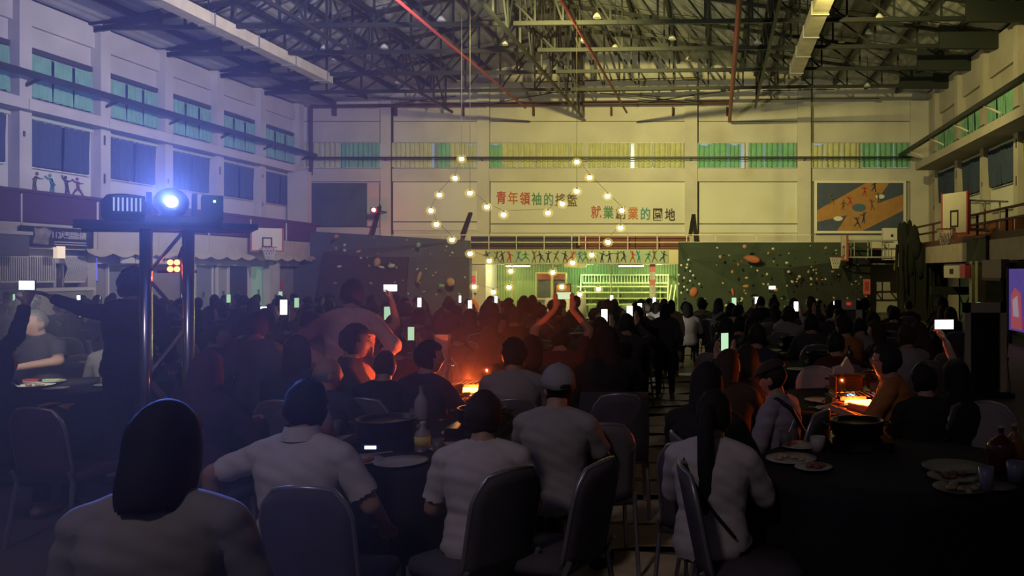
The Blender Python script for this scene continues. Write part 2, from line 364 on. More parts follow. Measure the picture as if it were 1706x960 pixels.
pd = tag(empty('lectern', (bx(938, 33.8), 33.8, 0)), 'dark framed orange board standing on the stage by the glass case', 'board')
MB().box((-.32, 0, .55), (.32, .05, 1.28)).build('frame', black_m, pd); MB().box((-.28, -.02, .6), (.28, 0, 1.24)).build('panel', mat('board_orange', (.45, .15, .05), .6), pd)
MB().box((-.3, .02, 0), (-.25, .05, .55)).build('leg', black_m, pd); MB().box((.25, .02, 0), (.3, .05, .55)).build('leg', black_m, pd)
pd.name = 'easel_board'
sf = tag(empty('stage_table', (bx(942, 32.8), 32.8, 0)), 'white cloth covered table in front of the orange board', 'table')
MB().lathe([(.85, 0), (.8, .5), (.78, .72), (.76, .74)], k=24).build('tablecloth', white_p, sf, True)
bp = tag(empty('banner_pole', (bx(1087, 34.7), 34.7, 0)), 'vertical white and pink banner strip in front of the bleachers', 'banner')
for k, (z0, z1, m) in enumerate(((1.75, 2.07, 'p'), (1.45, 1.74, 'w'), (1.2, 1.44, 'p'), (.55, 1.19, 'w'))):
    MB().box((-.12, 0, z0), (.12, .02, z1)).build('banner_field', mat('banner_pink', (.6, .2, .2), .7) if m == 'p' else mat('banner_white', (.7, .72, .7), .7, noise=.5, nscale=6), bp)
MB().box((-.02, .02, 0), (.02, .05, 2.07)).build('pole', steel, bp)
sg = tag(empty('notice_sign', (bx(788, 34.3), 34.3, 0)), 'narrow red and white lit sign at the stage pier', 'sign')
MB().box((-.13, 0, .9), (.13, .06, 1.78)).build('board', white_p, sg); MB().box((-.11, -.02, 1.2), (.11, 0, 1.6)).build('red_field', mat('sign_red', (.6, .05, .06), .6, emit=(1, .15, .15), es=.35), sg)
MB().box((-.03, 0, 0), (.03, .04, .9)).build('post', white_p, sg)
tag(MB().ball((bx(786, 33.6), 33.6, .35), (.3, .25, .35)).build('orange_bag', mat('orange_cloth', (.6, .16, .04), .7), None, True), 'orange bag on the floor by the stage pier', 'bag')

# ---- climbing walls with holds
HOLDM = [mat('hold_tan', (.42, .24, .13), .7), mat('hold_pale', (.5, .5, .36), .7), mat('hold_rust', (.38, .12, .06), .7), mat('hold_green', (.2, .36, .2), .7)]
hm = MB().ball((0, 0, 0), (.5, .20, .5), 6, 4); hold_me = hm.build('climbing_hold', HOLDM[0], None, True).data
bpy.data.objects.remove(bpy.data.objects['climbing_hold'])
def hold(parent, loc, s, m, sx=1, rot=0):
    o = obj('climbing_hold', hold_me, None, parent); o.location = loc; o.scale = (s*sx, s, s); o.rotation_euler = (0, rot, 0); setmat(o, m); return o
def facet(par, poly, m, dep=.35):
    """poly: (px, py, Y) corners of one angular face"""
    ps = [P(*q) for q in poly]; b = MB(); b.loft([[q+Vector((0, dep, 0)) for q in ps], ps]); return b.build('wall_facet', m, par)
cl = tag(empty('climbing_wall'), 'slate blue bouldering wall with tan holds, on the basketball board side of the stage', 'climbing wall')
facet(cl, [(466, 524, 34), (466, 383, 34), (560, 388, 34), (540, 420, 34), (520, 524, 34)], climb_b)
facet(cl, [(520, 524, 34), (540, 420, 34), (560, 388, 34), (782, 401, 34.2), (782, 428, 34.2), (600, 428, 33.5)], climb_b)
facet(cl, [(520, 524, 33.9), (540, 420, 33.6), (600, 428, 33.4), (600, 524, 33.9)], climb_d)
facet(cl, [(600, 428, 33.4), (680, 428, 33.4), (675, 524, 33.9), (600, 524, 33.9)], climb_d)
facet(cl, [(680, 428, 33.5), (782, 428, 33.8), (782, 524, 34.1), (675, 524, 33.9)], climb_b)
for px, py, s, m, sx in ((628, 437, .38, 0, .8), (698, 462, .5, 0, .32), (750, 470, .36, 0, 1), (560, 394, .16, 0, 1.4), (574, 408, .12, 1, 1), (574, 417, .12, 1, 1.3), (559, 414, .16, 2, 1), (597, 419, .12, 0, 2), (520, 430, .14, 0, 2), (601, 430, .1, 1, 1), (635, 445, .1, 1, 3), (652, 443, .16, 1, 2), (615, 443, .1, 0, 1), (660, 446, .1, 0, 1), (565, 444, .1, 1, 2), (558, 472, .1, 2, 2), (735, 476, .14, 3, 2.0), (706, 486, .07, 3, 2.5), (765, 490, .07, 3, 2.5), (726, 454, .07, 1, 1), (710, 448, .07, 1, 1), (678, 400, .07, 1, 1), (697, 408, .2, 3, 1), (623, 396, .06, 1, 1)):
    hold(cl, P(px, py, 33.35), s, HOLDM[m], sx, random.uniform(-.5, .5))
for i in range(26):
    hold(cl, P(random.uniform(610, 775), random.uniform(405, 500), 33.35), random.uniform(.04, .08), HOLDM[random.choice((0, 1, 1, 3))], random.uniform(.8, 1.8), random.uniform(-1, 1))
cr = tag(empty('climbing_wall'), 'dark green bouldering wall with many small holds beside the bleachers', 'climbing wall')
facet(cr, [(1130, 524, 34.2), (1130, 404, 34.2), (1150, 404, 34.2), (1152, 432, 33.8), (1165, 524, 34)], climb_g)
facet(cr, [(1150, 404, 34.2), (1450, 404, 34), (1450, 430, 33.8), (1305, 447, 33.3), (1152, 432, 33.8)], climb_g)
facet(cr, [(1152, 432, 33.8), (1305, 447, 33.3), (1318, 524, 34), (1165, 524, 34)], climb_g)
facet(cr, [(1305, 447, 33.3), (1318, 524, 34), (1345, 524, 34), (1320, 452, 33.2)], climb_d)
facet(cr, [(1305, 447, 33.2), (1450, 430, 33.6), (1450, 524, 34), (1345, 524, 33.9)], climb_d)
for px, py, s, m, sx in ((1156, 487, .42, 2, .8), (1254, 432, .30, 2, 2.6), (1221, 487, .35, 2, .4), (1243, 477, .13, 0, 2.2), (1293, 483, .15, 0, 1.3), (1241, 411, .17, 0, 1.2), (1200, 428, .14, 0, 1), (1220, 453, .14, 0, .8), (1230, 441, .14, 2, .7), (1280, 422, .12, 0, .7), (1289, 436, .12, 0, .7), (1311, 438, .1, 1, 1.6), (1347, 453, .14, 0, .7), (1262, 451, .1, 1, 1), (1278, 457, .12, 1, .9), (1280, 474, .12, 1, .7), (1332, 461, .12, 1, 1.2), (1314, 453, .1, 1, 1.5), (1361, 465, .14, 2, .6)):
    hold(cr, P(px, py, 33.1), s, HOLDM[m], sx, random.uniform(-.4, .4))
for px, py in ((1135, 442), (1145, 441), (1144, 446), (1150, 452), (1131, 458), (1155, 459), (1140, 463), (1150, 468), (1131, 473), (1140, 478), (1145, 483), (1135, 488), (1165, 473), (1174, 499), (1147, 433)):
    hold(cr, P(px, py, 33.6), .09, mat('hold_white', (.75, .75, .68), .6))
for i in range(62):
    hold(cr, P(random.uniform(1190, 1445), random.uniform(408, 512), 33.1), random.uniform(.04, .1), HOLDM[random.choice((0, 1, 1, 3))], random.uniform(.8, 1.8), random.uniform(-1, 1))
for px, lb in ((465, 'red notice hung at the edge of the slate blue climbing wall'), (1444, 'pink red notice hung at the dark edge of the green climbing wall')):
    e = tag(empty('wall_notice', P(px, 478, 33.0)), lb, 'notice'); MB().box((-.14, 0, -.3), (.14, .02, .3)).build('sheet', mat('notice_red', (.55, .10, .10), .7), e)
    MB().box((-.08, -.01, -.15), (.08, 0, .2)).build('print', mat('notice_dark', (.3, .04, .04), .7), e)

# ---- big murals in the end panels
md = tag(empty('chalk_mural', P(561, 341, 36.2)), 'dark teal mural board in the corner panel with faint figures', 'mural')
hx, hz = 51/F*36.2, 36/F*36.2
MB().box((-hx, 0, -hz), (hx, .05, hz)).build('board', mat('board_teal', (.075, .14, .135), .8, noise=.5, nscale=1.5), md)
for i in range(5):
    o = silhouette(rpose(), .42).build('silhouette', mat('faint_dark', (.05, .08, .08), .8), md); o.location = (random.uniform(-1.1, 1.1), -.02, random.uniform(-.8, .4))
MB().box((hx, -.03, -hz), (hx+.5, .05, hz)).build('side_panel', mat('pale_pink', (.6, .5, .45), .8), md)
mb_ = tag(empty('basketball_mural', P(1433, 345, 36.15)), 'blue and orange court mural with small players', 'mural')
W2, H2 = 72/F*36.15, 40/F*36.15
MB().box((-W2, 0, -H2), (W2, .05, H2)).build('board', mat('mural_blue', (.075, .10, .18), .8, noise=.2), mb_)
for x in (-W2-.12, W2): MB().box((x, -.04, -H2-.1), (x+.12, .06, H2+.1)).build('frame', white_p, mb_)
for z in (-H2-.1, H2): MB().box((-W2, -.04, z), (W2, .06, z+.1)).build('frame', white_p, mb_)
og = mat('mural_orange', (.48, .25, .09), .8, noise=.2); sh = lambda d: (lambda u, v: (u, d, v))
MB().prism([(-W2, -.15), (-W2, -.65), (-.55, -.35), (-1.0, -H2), (.1, -H2), (W2, -.15), (W2, .55), (.75, .15), (.95, .6), (1.25, H2), (.25, H2)], sh(-.005), sh(-.015)).build('court', og, mb_)
def oval(a, b, cx, cz, d, m, n): MB().prism([(cx+a*math.cos(t*PI/12), cz+b*math.sin(t*PI/12)) for t in range(24)], sh(d+.008), sh(d)).build(n, m, mb_)
oval(.30, .17, -.05, -.03, -.026, cB if 0 else mat('mural_mid', (.07, .14, .24), .8), 'centre_circle'); oval(.2, .1, .85, .45, -.026, white_p, 'key_circle'); oval(.2, .1, -.95, -.5, -.026, white_p, 'key_circle')
for x, z in ((-1.2, .1), (-.72, -.15), (-.42, 0), (.2, .45), (.62, .65), (.5, -.15), (.78, .18), (-.1, -.9), (.15, -.7)):
    o = silhouette(rpose(), .48).build('player', random.choice((cK, cR, cN, mat('kit_navy', (.04, .06, .14), .8))), mb_); o.location = (x, -.03, z)

# ---- red lamp on the wall
rlamp = tag(empty('red_lamp', P(623, 350, 34.9)), 'glowing red lamp beside the teal mural', 'lamp')
MB().box((-.14, 0, -.12), (.14, .2, .12)).build('housing', black_m, rlamp); MB().bar((0, .2, 0), (0, YB-34.9-.04, 0), .05).build('bracket', black_m, rlamp); MB().ball((0, -.03, 0), .09).build('lens', mat('red_glow', (1, .1, .1), .4, emit=(1, .06, .05), es=30), rlamp, True)
light('POINT', 'red_lamp_light', tuple(P(623, 350, 34.5)), 22, (1, .05, .05), None, .01)

# ================================================================ SIDE WALLS
PYL = [15.6, 18.4, 21.2, 24.0, 26.8, 29.6, 32.4, 35.4]
PYR = [15.0, 18.2, 21.4, 24.6, 27.8, 30.8, 34.0]
def side(name, xw, s, pys, top, pm, ledge, gx):
    wall = struct(MB().box((min(xw, xw-s*.3), YF, 0), (max(xw, xw-s*.3), YB+.2, top)).build(name, pm))
    def B(d0, d1, y0, y1, z0, z1, n, m): return MB().box((min(xw+s*d0, xw+s*d1), y0, z0), (max(xw+s*d0, xw+s*d1), y1, z1)).build(n, m, wall)
    for y in pys:
        B(0, .3, y, y+.38, 0, top, 'pillar', pm)
    for i in range(len(pys)-1):
        y0, y1 = pys[i]+.38, pys[i+1]
        B(0, .12, y0, y1, 8.15, top-.1, 'spandrel', pm)
        B(0, .10, y0+.05, y1-.05, 7.46, 7.6, 'shadow_slot', dark_line)
        m = [G_, G_] if s > 0 else [G_, Y_]
        window(y0+.1, y1-.12, 6.28, 7.4, lambda u, d, z: (xw+s*(.02+d), u, z), [(0, .33, G_, 0), (.34, .66, G_, 0), (.67, 1, G_, 0)], None, pane_d)
        window(y0+.1, y1-.2, 4.5, 5.7, lambda u, d, z: (xw+s*(.02+d), u, z), [(0, .5, navy_cur, 0), (.52, .98, navy_cur, 0)], white_p, pane_d)
        B(0, .16, y0, y1-.1, 5.72, 5.8, 'lintel', mat('lintel_green', (.5, .58, .42), .8))
        B(0, .08, y0+.1, y1-.1, 3.7, 4.42, 'mural_field', panel_w)
    for i in range(len(pys)-1): B(0, ledge, pys[i], pys[i+1]-.02, 5.86, 6.14, 'ledge', pm)
    for k, y in enumerate(pys):
        for z in ((4.3, 5.4), (4.6,), (5.2,))[k % 3]: B(.3, .31, y+.1, y+.17, z, z+.14*(1+k % 2), 'tape_patch', mat('tape_dark', (.08, .07, .07), .8))
    return wall
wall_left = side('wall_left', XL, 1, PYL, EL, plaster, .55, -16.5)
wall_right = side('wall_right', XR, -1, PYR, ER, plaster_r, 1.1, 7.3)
# sport silhouettes on the near left field
for i, (y, m) in enumerate(((21.9, cN), (22.5, cB), (23.0, cK), (23.4, mat('paint_plum', (.2, .05, .12), .7)))):
    o = silhouette(rpose(), .6).build('silhouette', m, wall_left); o.location = (XL+.11, y, 3.8); o.rotation_euler = (0, 0, PI/2)
for xx, s, pys, lb in ((-17.25, 1, PYL, 'dark pipe rail on brackets along the windows of the violet-lit wall'), (7.85, -1, PYR, 'dark pipe rail on white brackets along the dim brown wall')):
    e = tag(empty('window_rail', (xx, 0, 6.74)), lb, 'rail')
    MB().bar((0, 14, 0), (0, YB-.3, 0), .15).build('pipe', steel_d, e)
    for y in pys: MB().bar((-s*.5, y+.2, -.3), (0, y+.2, -.06), .06).build('bracket', steel_d if s > 0 else white_p, e)
# corner downpipes in red
e = tag(empty('red_sprinkler_pipe', (XL+.5, YB-.4, 0)), 'rust red pipe along the gable foot and down the violet corner', 'pipe')
MB().tube([(0, 0, 5.9), (0, 0, 8.85)], .07).build('drop_pipe', rust, e)
MB().tube([(0, 0, 8.85), (.52-XL-.5, 0, 9.0)], .07).build('main_pipe', rust, e)
for px, lb in ((665, 'red sprinkler pipe under the roof slope lit red, first from violet wall'), (937, 'thin red sprinkler pipe under the roof near the ridge'), (1232, 'red sprinkler pipe under the roof, coming straight to the gable')):
    a = P(px, 0, 19.9); s = {665: 33, 937: 34, 1232: 36}[px]
    x = a.x; z = a.z
    o = tag(MB().tube([(x, 17, z-.05), (x, s, z)], .045 if px != 1232 else .075).build('sprinkler_pipe', red_pipe), lb, 'pipe')

# ================================================================ ROOF
ceil = MB()
ceil.prism([(XL-.3, EL+.05), (RX, RZ+.05), (XR+.3, ER+.05), (XR+.3, ER+.15), (RX, RZ+.15), (XL-.3, EL+.15)], lambda u, v: (u, YB+.3, v), lambda u, v: (u, YF, v))
ceiling = struct(ceil.build('ceiling', mat('roof_top', (.08, .09, .09), .8)))
TY = [15.0, 18.0, 21.0, 24.0, 26.9, 29.8, 32.7]
nb = 20; xs = [XL+(XR-XL)*i/nb for i in range(nb+1)]
ridge_i = min(range(nb+1), key=lambda i: abs(xs[i]-RX)); xs[ridge_i] = RX
rows = [(a, b) for a, b in zip([12.0]+TY, TY+[YB])]
for i in range(nb):
    a, b = xs[i]+.05, xs[i+1]-.05
    for y0, y1 in rows:
        mb = MB(); n = 8; vs = []
        for k in range(n+1):
            x = a+(b-a)*k/n; z = roofz(x)+.02-(.02 if k % 2 else 0)
            vs += [(x, y0+.04, z), (x, y1-.04, z)]
        mb.add(vs, [(2*k, 2*k+1, 2*k+3, 2*k+2) for k in range(n)]); mb.build('roof_panel', roof_m, ceiling)
for i in range(1, nb):
    x = xs[i]; MB().box((x-.05, 12, roofz(x)-.16), (x+.05, YB, roofz(x)+.0)).build('purlin', steel_d, ceiling)
BC = lambda x: 8.72+.30*(x-XL)/(XR-XL)
for t, y in enumerate(TY):
    e = tag(empty('roof_truss', (0, y, 0)), f'dark steel roof truss, {ordinal(len(TY)-1-t)} counted from the stage gable', 'truss', 'roof trusses')
    for k in range(1, nb-1):
        if k < nb//2+4 or True: pass
    MB().bar((XL, 0, roofz(XL)-.22), (RX, 0, RZ-.22), .11, .12).build('top_chord', steel_d, e); MB().bar((RX, 0, RZ-.22), (XR, 0, roofz(XR)-.22), .11, .12).build('top_chord', steel_d, e)
    MB().bar((XL, 0, BC(XL)), (XR, 0, BC(XR)), .11, .12).build('bottom_chord', steel_d, e)
    for k in range(2, nb-1):
        x = xs[k]; MB().bar((x, 0, BC(x)), (x, 0, roofz(x)-.22), .06).build('vertical', steel_d, e)
        x2 = xs[k-1] if x > RX else xs[k+1] if x < RX else xs[k-1]
        if 2 <= k <= nb-2: MB().bar((x, 0, BC(x)), (x2, 0, roofz(x2)-.22), .055).build('diagonal', steel_d, e)
    for x0, x1 in ((XL, XL+2.0), (XR-2.0, XR)):
        MB().prism([(x0, 8.9), (x1, 8.9), (x1, roofz(x1)-.05), (x0, roofz(x0)-.05)], lambda u, v: (u, .09, v), lambda u, v: (u, -.09, v)).build('haunch_plate', mat('haunch_dark', (.018, .025, .024), .7), e)
# long frames between the trusses
for x, zb, lb in ((RX-.5, 8.3, 'deep dark lattice frame hanging under the ridge along the hall'), (-11.2, 8.5, 'dark lattice frame along the hall on the violet slope'), (1.6, 8.7, 'dark lattice frame along the hall on the far slope')):
    e = tag(empty('ridge_frame', (x, 0, 0)), lb, 'truss'); zt = roofz(x)-.3
    e.name = 'lattice_frame'
    ys = [14+2.95*i/2 for i in range(15)]
    MB().bar((0, 13.5, zt), (0, 36, zt), .09).build('top_chord', steel_d, e); MB().bar((0, 13.5, zb), (0, 35.5, zb), .09).build('bottom_chord', steel_d, e)
    for i, y in enumerate(ys):
        MB().bar((0, y, zb), (0, y, zt), .055).build('vertical', steel_d, e)
        if i: MB().bar((0, ys[i-1], zb if i % 2 else zt), (0, y, zt if i % 2 else zb), .05).build('diagonal', steel_d, e)
# thin tie rods in front of the gable
for i, (a, b, c, d) in enumerate(((575, 160, 810, 176), (620, 178, 760, 160), (890, 137, 1165, 129), (885, 155, 1165, 149), (900, 174, 1170, 172), (1270, 151, 1390, 149), (1265, 166, 1465, 164), (800, 176, 935, 152), (1000, 155, 1170, 172), (1060, 172, 1250, 146))):
    tag(MB().bar(P(a, b, 35.6), P(c, d, 35.6), .035).build('tie_rod', steel_d), f'thin dark tie rod before the gable, {ordinal(i)} in order', 'rod', 'gable tie rods')
for px, lb in ((655, ''), (1350, '')): pass
# cream ducts
for (px, py, ye, wd, lb) in ((545, 138, 30.0, .42, 'long cream duct under the violet roof slope'), (1325, 126, 29.3, .42, 'long cream duct under the brown roof slope')):
    c = P(px, py, ye); e = tag(empty('air_duct', (c.x, 0, c.z)), lb, 'duct')
    for k in range(8): MB().box((-wd/2, ye-(k+1)*2.4+.03, -.02), (wd/2, ye-k*2.4, .30)).build('duct_section', duct_m, e)
    for k in range(9): MB().box((-wd/2-.03, ye-k*2.2-.5, -.05), (wd/2+.03, ye-k*2.2-.44, .32)).build('strap', grey_rail, e)
    for k in range(5): MB().bar((0, ye-1-k*3, .3), (0, ye-1-k*3, roofz(c.x)-c.z), .03).build('hanger', steel_d, e)
# small high-bay lamps, unlit
for i, (px, py, y) in enumerate(((540, 80, 27), (640, 78, 27), (555, 102, 29), (735, 32, 24), (780, 85, 29), (840, 72, 27), (970, 68, 27), (995, 27, 24), (1120, 63, 27), (1025, 78, 29), (1263, 70, 27), (1448, 53, 27), (1465, 28, 24), (1402, 68, 29), (663, 137, 32), (1147, 98, 32), (1255, 116, 32), (1445, 142, 32))):
    c = P(px, py, y); e = tag(empty('high_bay_lamp', c), f'small pale unlit lamp hanging in the trusses, {["over violet side","near the ridge","over brown side"][0 if px<700 else 1 if px<1150 else 2]} {ordinal(i)}', 'lamp', 'unlit lamps in the roof')
    MB().lathe([(.13, -.05), (.1, .02), (.04, .09)], k=10).build('shade', mat('lamp_pale', (.7, .7, .62), .5), e); MB().bar((0, 0, .08), (0, 0, max(.2, roofz(c.x)-c.z-.02)), .02).build('stem', steel_d, e)
# ================================================================ SIDE GALLERIES AND GROUND FLOOR
# left: maroon parapet, pale fascia, rooms under it
gl = struct(empty('trim_2'))
XG = -16.5
MB().box((XL, 12, 2.84), (XG, YB-1.6, 2.96)).build('gallery_floor', plaster, gl)
for i in range(8):
    y0 = 15+i*2.45; MB().box((XG-.04, y0+.02, 2.94), (XG, y0+2.43, 3.66)).build('parapet_panel', maroon, gl)
    MB().box((XG-.02, y0-.02, 2.94), (XG+.03, y0+.02, 3.62)).build('parapet_joint', white_p, gl)
MB().box((XG-.08, 15, 3.66), (XG+.05, YB-1.6, 3.74)).build('coping', maroon, gl)
for i in range(8):
    y0 = 15+i*2.45; MB().box((XG-.05, y0+.01, 2.32), (XG+.02, y0+2.44, 2.92)).build('fascia_panel', mat('fascia_cream', (.62, .57, .44), .8, noise=.2), gl)
b = MB(); n = 8*14; vs = []
for i in range(n+1):
    y = 21.9+12.3*i/n; vs += [(XG+.05, y, 2.36), (XG+.12+.02*(i % 2), y, 2.26-.10*abs(math.sin(PI*i/8)))]
b.add(vs, [(2*i, 2*i+1, 2*i+3, 2*i+2) for i in range(n)])
tag(b.build('scalloped_valance', MATS['fascia_cream'], None, True), 'cream scalloped cloth valance along the violet side gallery', 'valance')
MB().box((XG-.5, 15, 1.98), (XG-.42, YB-1.6, 2.32)).build('door_header', plaster, gl)
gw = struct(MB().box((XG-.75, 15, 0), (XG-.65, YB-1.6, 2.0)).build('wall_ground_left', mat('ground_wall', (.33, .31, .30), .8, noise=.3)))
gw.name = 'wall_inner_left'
def gpt(px, py, X): Y = X*F/(px-VX); return Vector((X, Y, H+(VY-py)/F*Y))
def gbox(n, m, par, X, d, a, y0, bpx, y1):
    p, q = gpt(a, y1, X), gpt(bpx, y0, X)
    return MB().box((X, p.y, min(p.z, q.z)), (X+d, q.y, max(p.z, q.z))).build(n, m, par)
DN = [0]
def door(a, b_, m, X=XG-.6, z1=1.95, frame=white_p):
    DN[0] += 1; e = struct(empty(f'door_{DN[0]}')); p, q = gpt(a, VY, X), gpt(b_, VY, X)
    MB().box((X-.04, p.y, 0), (X, q.y, z1)).build('leaf', m, e)
    MB().box((X-.04, p.y-.06, 0), (X+.04, p.y, z1+.06)).build('jamb', frame, e); MB().box((X-.04, q.y, 0), (X+.04, q.y+.06, z1+.06)).build('jamb', frame, e)
    MB().box((X-.04, p.y, z1), (X+.04, q.y, z1+.06)).build('head', frame, e)
    MB().box((X, (p.y+q.y)/2-.02, .9), (X+.06, (p.y+q.y)/2+.04, 1.1)).build('handle', steel, e)
    return e
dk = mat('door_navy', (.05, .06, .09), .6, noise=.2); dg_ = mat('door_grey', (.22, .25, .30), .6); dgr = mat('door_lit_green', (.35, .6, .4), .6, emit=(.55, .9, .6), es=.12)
door(322, 352, dg_); door(362, 378, mat('door_pale', (.4, .4, .38), .7)); door(381, 412, dk); door(417, 441, dgr); door(180, 236, dg_); door(46, 88, dk); door(104, 128, dk)
for i, (a, b_) in enumerate(((0, 44), (46, 91), (106, 140))):
    e = tag(empty('window_grille'), ['white bar grille at the edge of the violet side', 'white bar grille beside the lit wall box', 'rounded white bar grille by the violet light strip'][i], 'grille')
    p, q = gpt(a, 470, XG-.3), gpt(b_, 428, XG-.3); nbar = 12
    for k in range(nbar+1):
        y = p.y+(q.y-p.y)*k/nbar; MB().bar((XG-.3, y, p.z), (XG-.3+(.12 if i == 2 else 0), y, p.z+.35), .03).build('bar', white_p, e); MB().bar((XG-.3+(.12 if i == 2 else 0), y, p.z+.35), (XG-.3, y, q.z), .03).build('bar', white_p, e)
    for z in (p.z, q.z): MB().bar((XG-.3, p.y, z), (XG-.3, q.y, z), .04).build('rail', white_p, e)
e = tag(empty('serving_counter'), 'long pale counter below the bar grilles', 'counter')
p, q = gpt(40, 478, XG-.1), gpt(150, 478, XG-.1)
MB().box((XG-.5, p.y, 1.28), (XG+.05, q.y, 1.36)).build('worktop', white_p, e); MB().box((XG-.45, p.y, .2), (XG, q.y, 1.28)).build('front_panel', mat('counter_front', (.4, .4, .34), .7, noise=.3), e)
MB().box((XG-.45, p.y+.05, .0), (XG-.02, q.y-.05, .2)).build('plinth', black_m, e)
e = tag(empty('wall_light_box', gpt(95, 419, XG+.03)), 'small lit cream wall lamp box under the black banner', 'lamp')
MB().box((0, -.12, -.17), (.1, .14, .13)).build('diffuser', mat('box_glow', (1, .85, .6), .5, emit=(1, .80, .55), es=.9), e); MB().box((-.03, -.14, .13), (.12, .16, .16)).build('cap', black_m, e)
e = tag(empty('light_strip', gpt(156, 443, XG-.35)), 'violet blue glowing strip between the doors', 'lamp'); MB().box((0, -.06, -.40), (.03, .1, .22)).build('glow_panel', mat('violet_glow', (.2, .2, .9), .5, emit=(.12, .12, .9), es=.9), e); MB().box((-.04, -.1, -.45), (0, .14, .26)).build('backing', black_m, e)
e = tag(empty('text_banner', gpt(98, 394, XG+.1)), 'black banner with white lettering and a pale crest on the violet gallery', 'banner')
p, q = gpt(34, 394, XG+.1), gpt(156, 394, XG+.1)
MB().box((-.02, p.y-e.location.y, -.27), (0, q.y-e.location.y, .22)).build('cloth', black_m, e)
lt = mat('banner_letter', (.62, .58, .55), .7)
for txt, px, sz, dz in (('113', 93, .21, .06), ('大', 103.5, .20, .06), ('專', 111, .20, .06), ('盃', 118, .20, .06), ('籃', 125, .20, .06), ('球', 132, .20, .06), ('賽', 139, .20, .06)):
    o = obj('character', char_mesh(txt, sz, 'character', lt, .01, .005), lt, e); o.location = (.01, gpt(px, 394, XG+.1).y-e.location.y, dz-.04); o.rotation_euler = (PI/2, 0, PI/2)
for dz in (-.14, -.2): MB().box((0, gpt(90, 394, XG+.1).y-e.location.y, dz-.012), (.012, gpt(143, 394, XG+.1).y-e.location.y, dz+.012)).build('text_line', lt, e)
c = gpt(70, 394, XG+.1); MB().prism([(-.3, -.2), (.18, -.22), (.22, .0), (.3, .12), (.05, .2), (-.1, .16), (-.25, .19), (-.22, 0)], lambda u, v: (0, c.y-e.location.y+u, v), lambda u, v: (.015, c.y-e.location.y+u, v)).build('crest', mat('crest_pale', (.5, .45, .36), .7, noise=.7, nscale=6), e)
e = tag(empty('wall_box', gpt(14, 398, XG+.05)), 'grey cabinet on the gallery beside the black banner', 'box'); MB().box((0, -.6, -.4), (.2, .35, .1)).build('body', mat('box_grey', (.2, .19, .18), .7), e); MB().box((-.05, -.7, .1), (.25, .4, .18)).build('lid', white_p, e)
e = tag(empty('white_partition', (XG-.1, 0, 0)), 'white panelled partition behind the lighting tower', 'partition')
for k in range(5):
    p, q = gpt(200+k*24, 400, XG-.1), gpt(222+k*24, 400, XG-.1); MB().box((0, p.y, 2.0), (.05, q.y, 2.8)).build('panel', panel_w, e)
# posts of the ground floor
for px in (140, 236, 312, 445, 500-45):
    p = gpt(px, 452, XG-.35); MB().box((XG-.5, p.y, 0), (XG-.25, p.y+.3, 2.3)).build('ground_post', plaster, gl)
# corner box columns at far end
MB().box((XL+.2, 34.6, 3.7), (XL+1.0, 35.0, 5.9)).build('corner_post', plaster, gl)
struct(gl)

# right gallery
gr = struct(empty('trim_3')); XH = 7.3
MB().box((XH, 12, 2.62), (XR, YB-1.6, 2.80)).build('gallery_floor', rust, gr)
for i in range(7):
    y0 = 14+i*2.9
    if i < 6: MB().box((XH, y0+.02, 2.06), (XH+.06, y0+2.86, 2.62)).build('fascia_panel', mat('fascia_brown', (.50, .42, .32), .8, noise=.2), gr)
for z in (3.38, 3.1): MB().bar((XH, 14, z), (XH, YB-1.6, z), .06).build('rail', rust, gr)
for i in range(9): MB().bar((XH, 14+i*2.4, 2.8), (XH, 14+i*2.4, 3.4), .06).build('rail_post', rust, gr)
for i in range(6): MB().box((XH+.7, 15+i*2.6, 2.8), (XH+.75, 17.4+i*2.6, 3.25)).build('rear_panel', mat('panel_brick', (.28, .07, .03), .7, noise=.3), gr)
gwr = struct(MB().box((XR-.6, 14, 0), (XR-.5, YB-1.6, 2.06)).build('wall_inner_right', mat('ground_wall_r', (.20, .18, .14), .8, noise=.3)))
def gR(px, py, X=XH): Y = X*F/(px-VX); return Vector((X, Y, H+(VY-py)/F*Y))
b = MB(); n = 60; vs = []
ya, yb_ = gR(1525, 450).y, 34.3
for i in range(n+1):
    y = ya+(yb_-ya)*i/n; vs += [(XH-.02, y, 2.5), (XH-.10-.02*(i % 2), y, 1.92-.12*abs(math.sin(PI*i/6)))]
b.add(vs, [(2*i, 2*i+1, 2*i+3, 2*i+2) for i in range(n)])
tag(b.build('scalloped_valance', mat('valance_yellow', (.72, .65, .38), .8), None, True), 'yellowish scalloped valance beside the dark hanging net', 'valance')
e = tag(empty('gallery_notice_board', gR(1627, 416, XH-.06)), 'dark green board hung over the brown gallery fascia', 'board'); MB().box((-.03, -.9, -.38), (.03, .85, .30)).build('board', mat('board_green', (.06, .07, .04), .8, noise=.4), e); MB().box((-.06, -.95, .30), (.05, .9, .36)).build('frame', rust, e)
e = tag(empty('shop_sign', gR(1590, 452, XH-.2)), 'white sign box with a red end and small dark print under the gallery', 'sign')
MB().box((-.06, -.85, -.2), (.06, .95, .17)).build('panel', mat('sign_white', (.66, .60, .48), .6), e); MB().box((-.08, -1.35, -.2), (.08, -.85, .2)).build('red_end', mat('sign_pink', (.7, .10, .14), .6), e); MB().box((-.08, -.1, -.08), (-.06, .25, .07)).build('print', black_m, e); MB().box((-.04, -1.35, .17), (.04, .95, .22)).build('top_band', mat('band_plum', (.12, .05, .12), .6), e)
e = tag(empty('roller_box', gR(1658, 447, XH-.1)), 'plum grey shutter box above the dark doorway', 'box'); MB().box((-.1, -.75, -.25), (.1, .75, .22)).build('casing', mat('plum_grey', (.26, .19, .19), .7), e); MB().box((-.12, -.75, -.32), (.12, .75, -.25)).build('bottom_rail', rust, e)
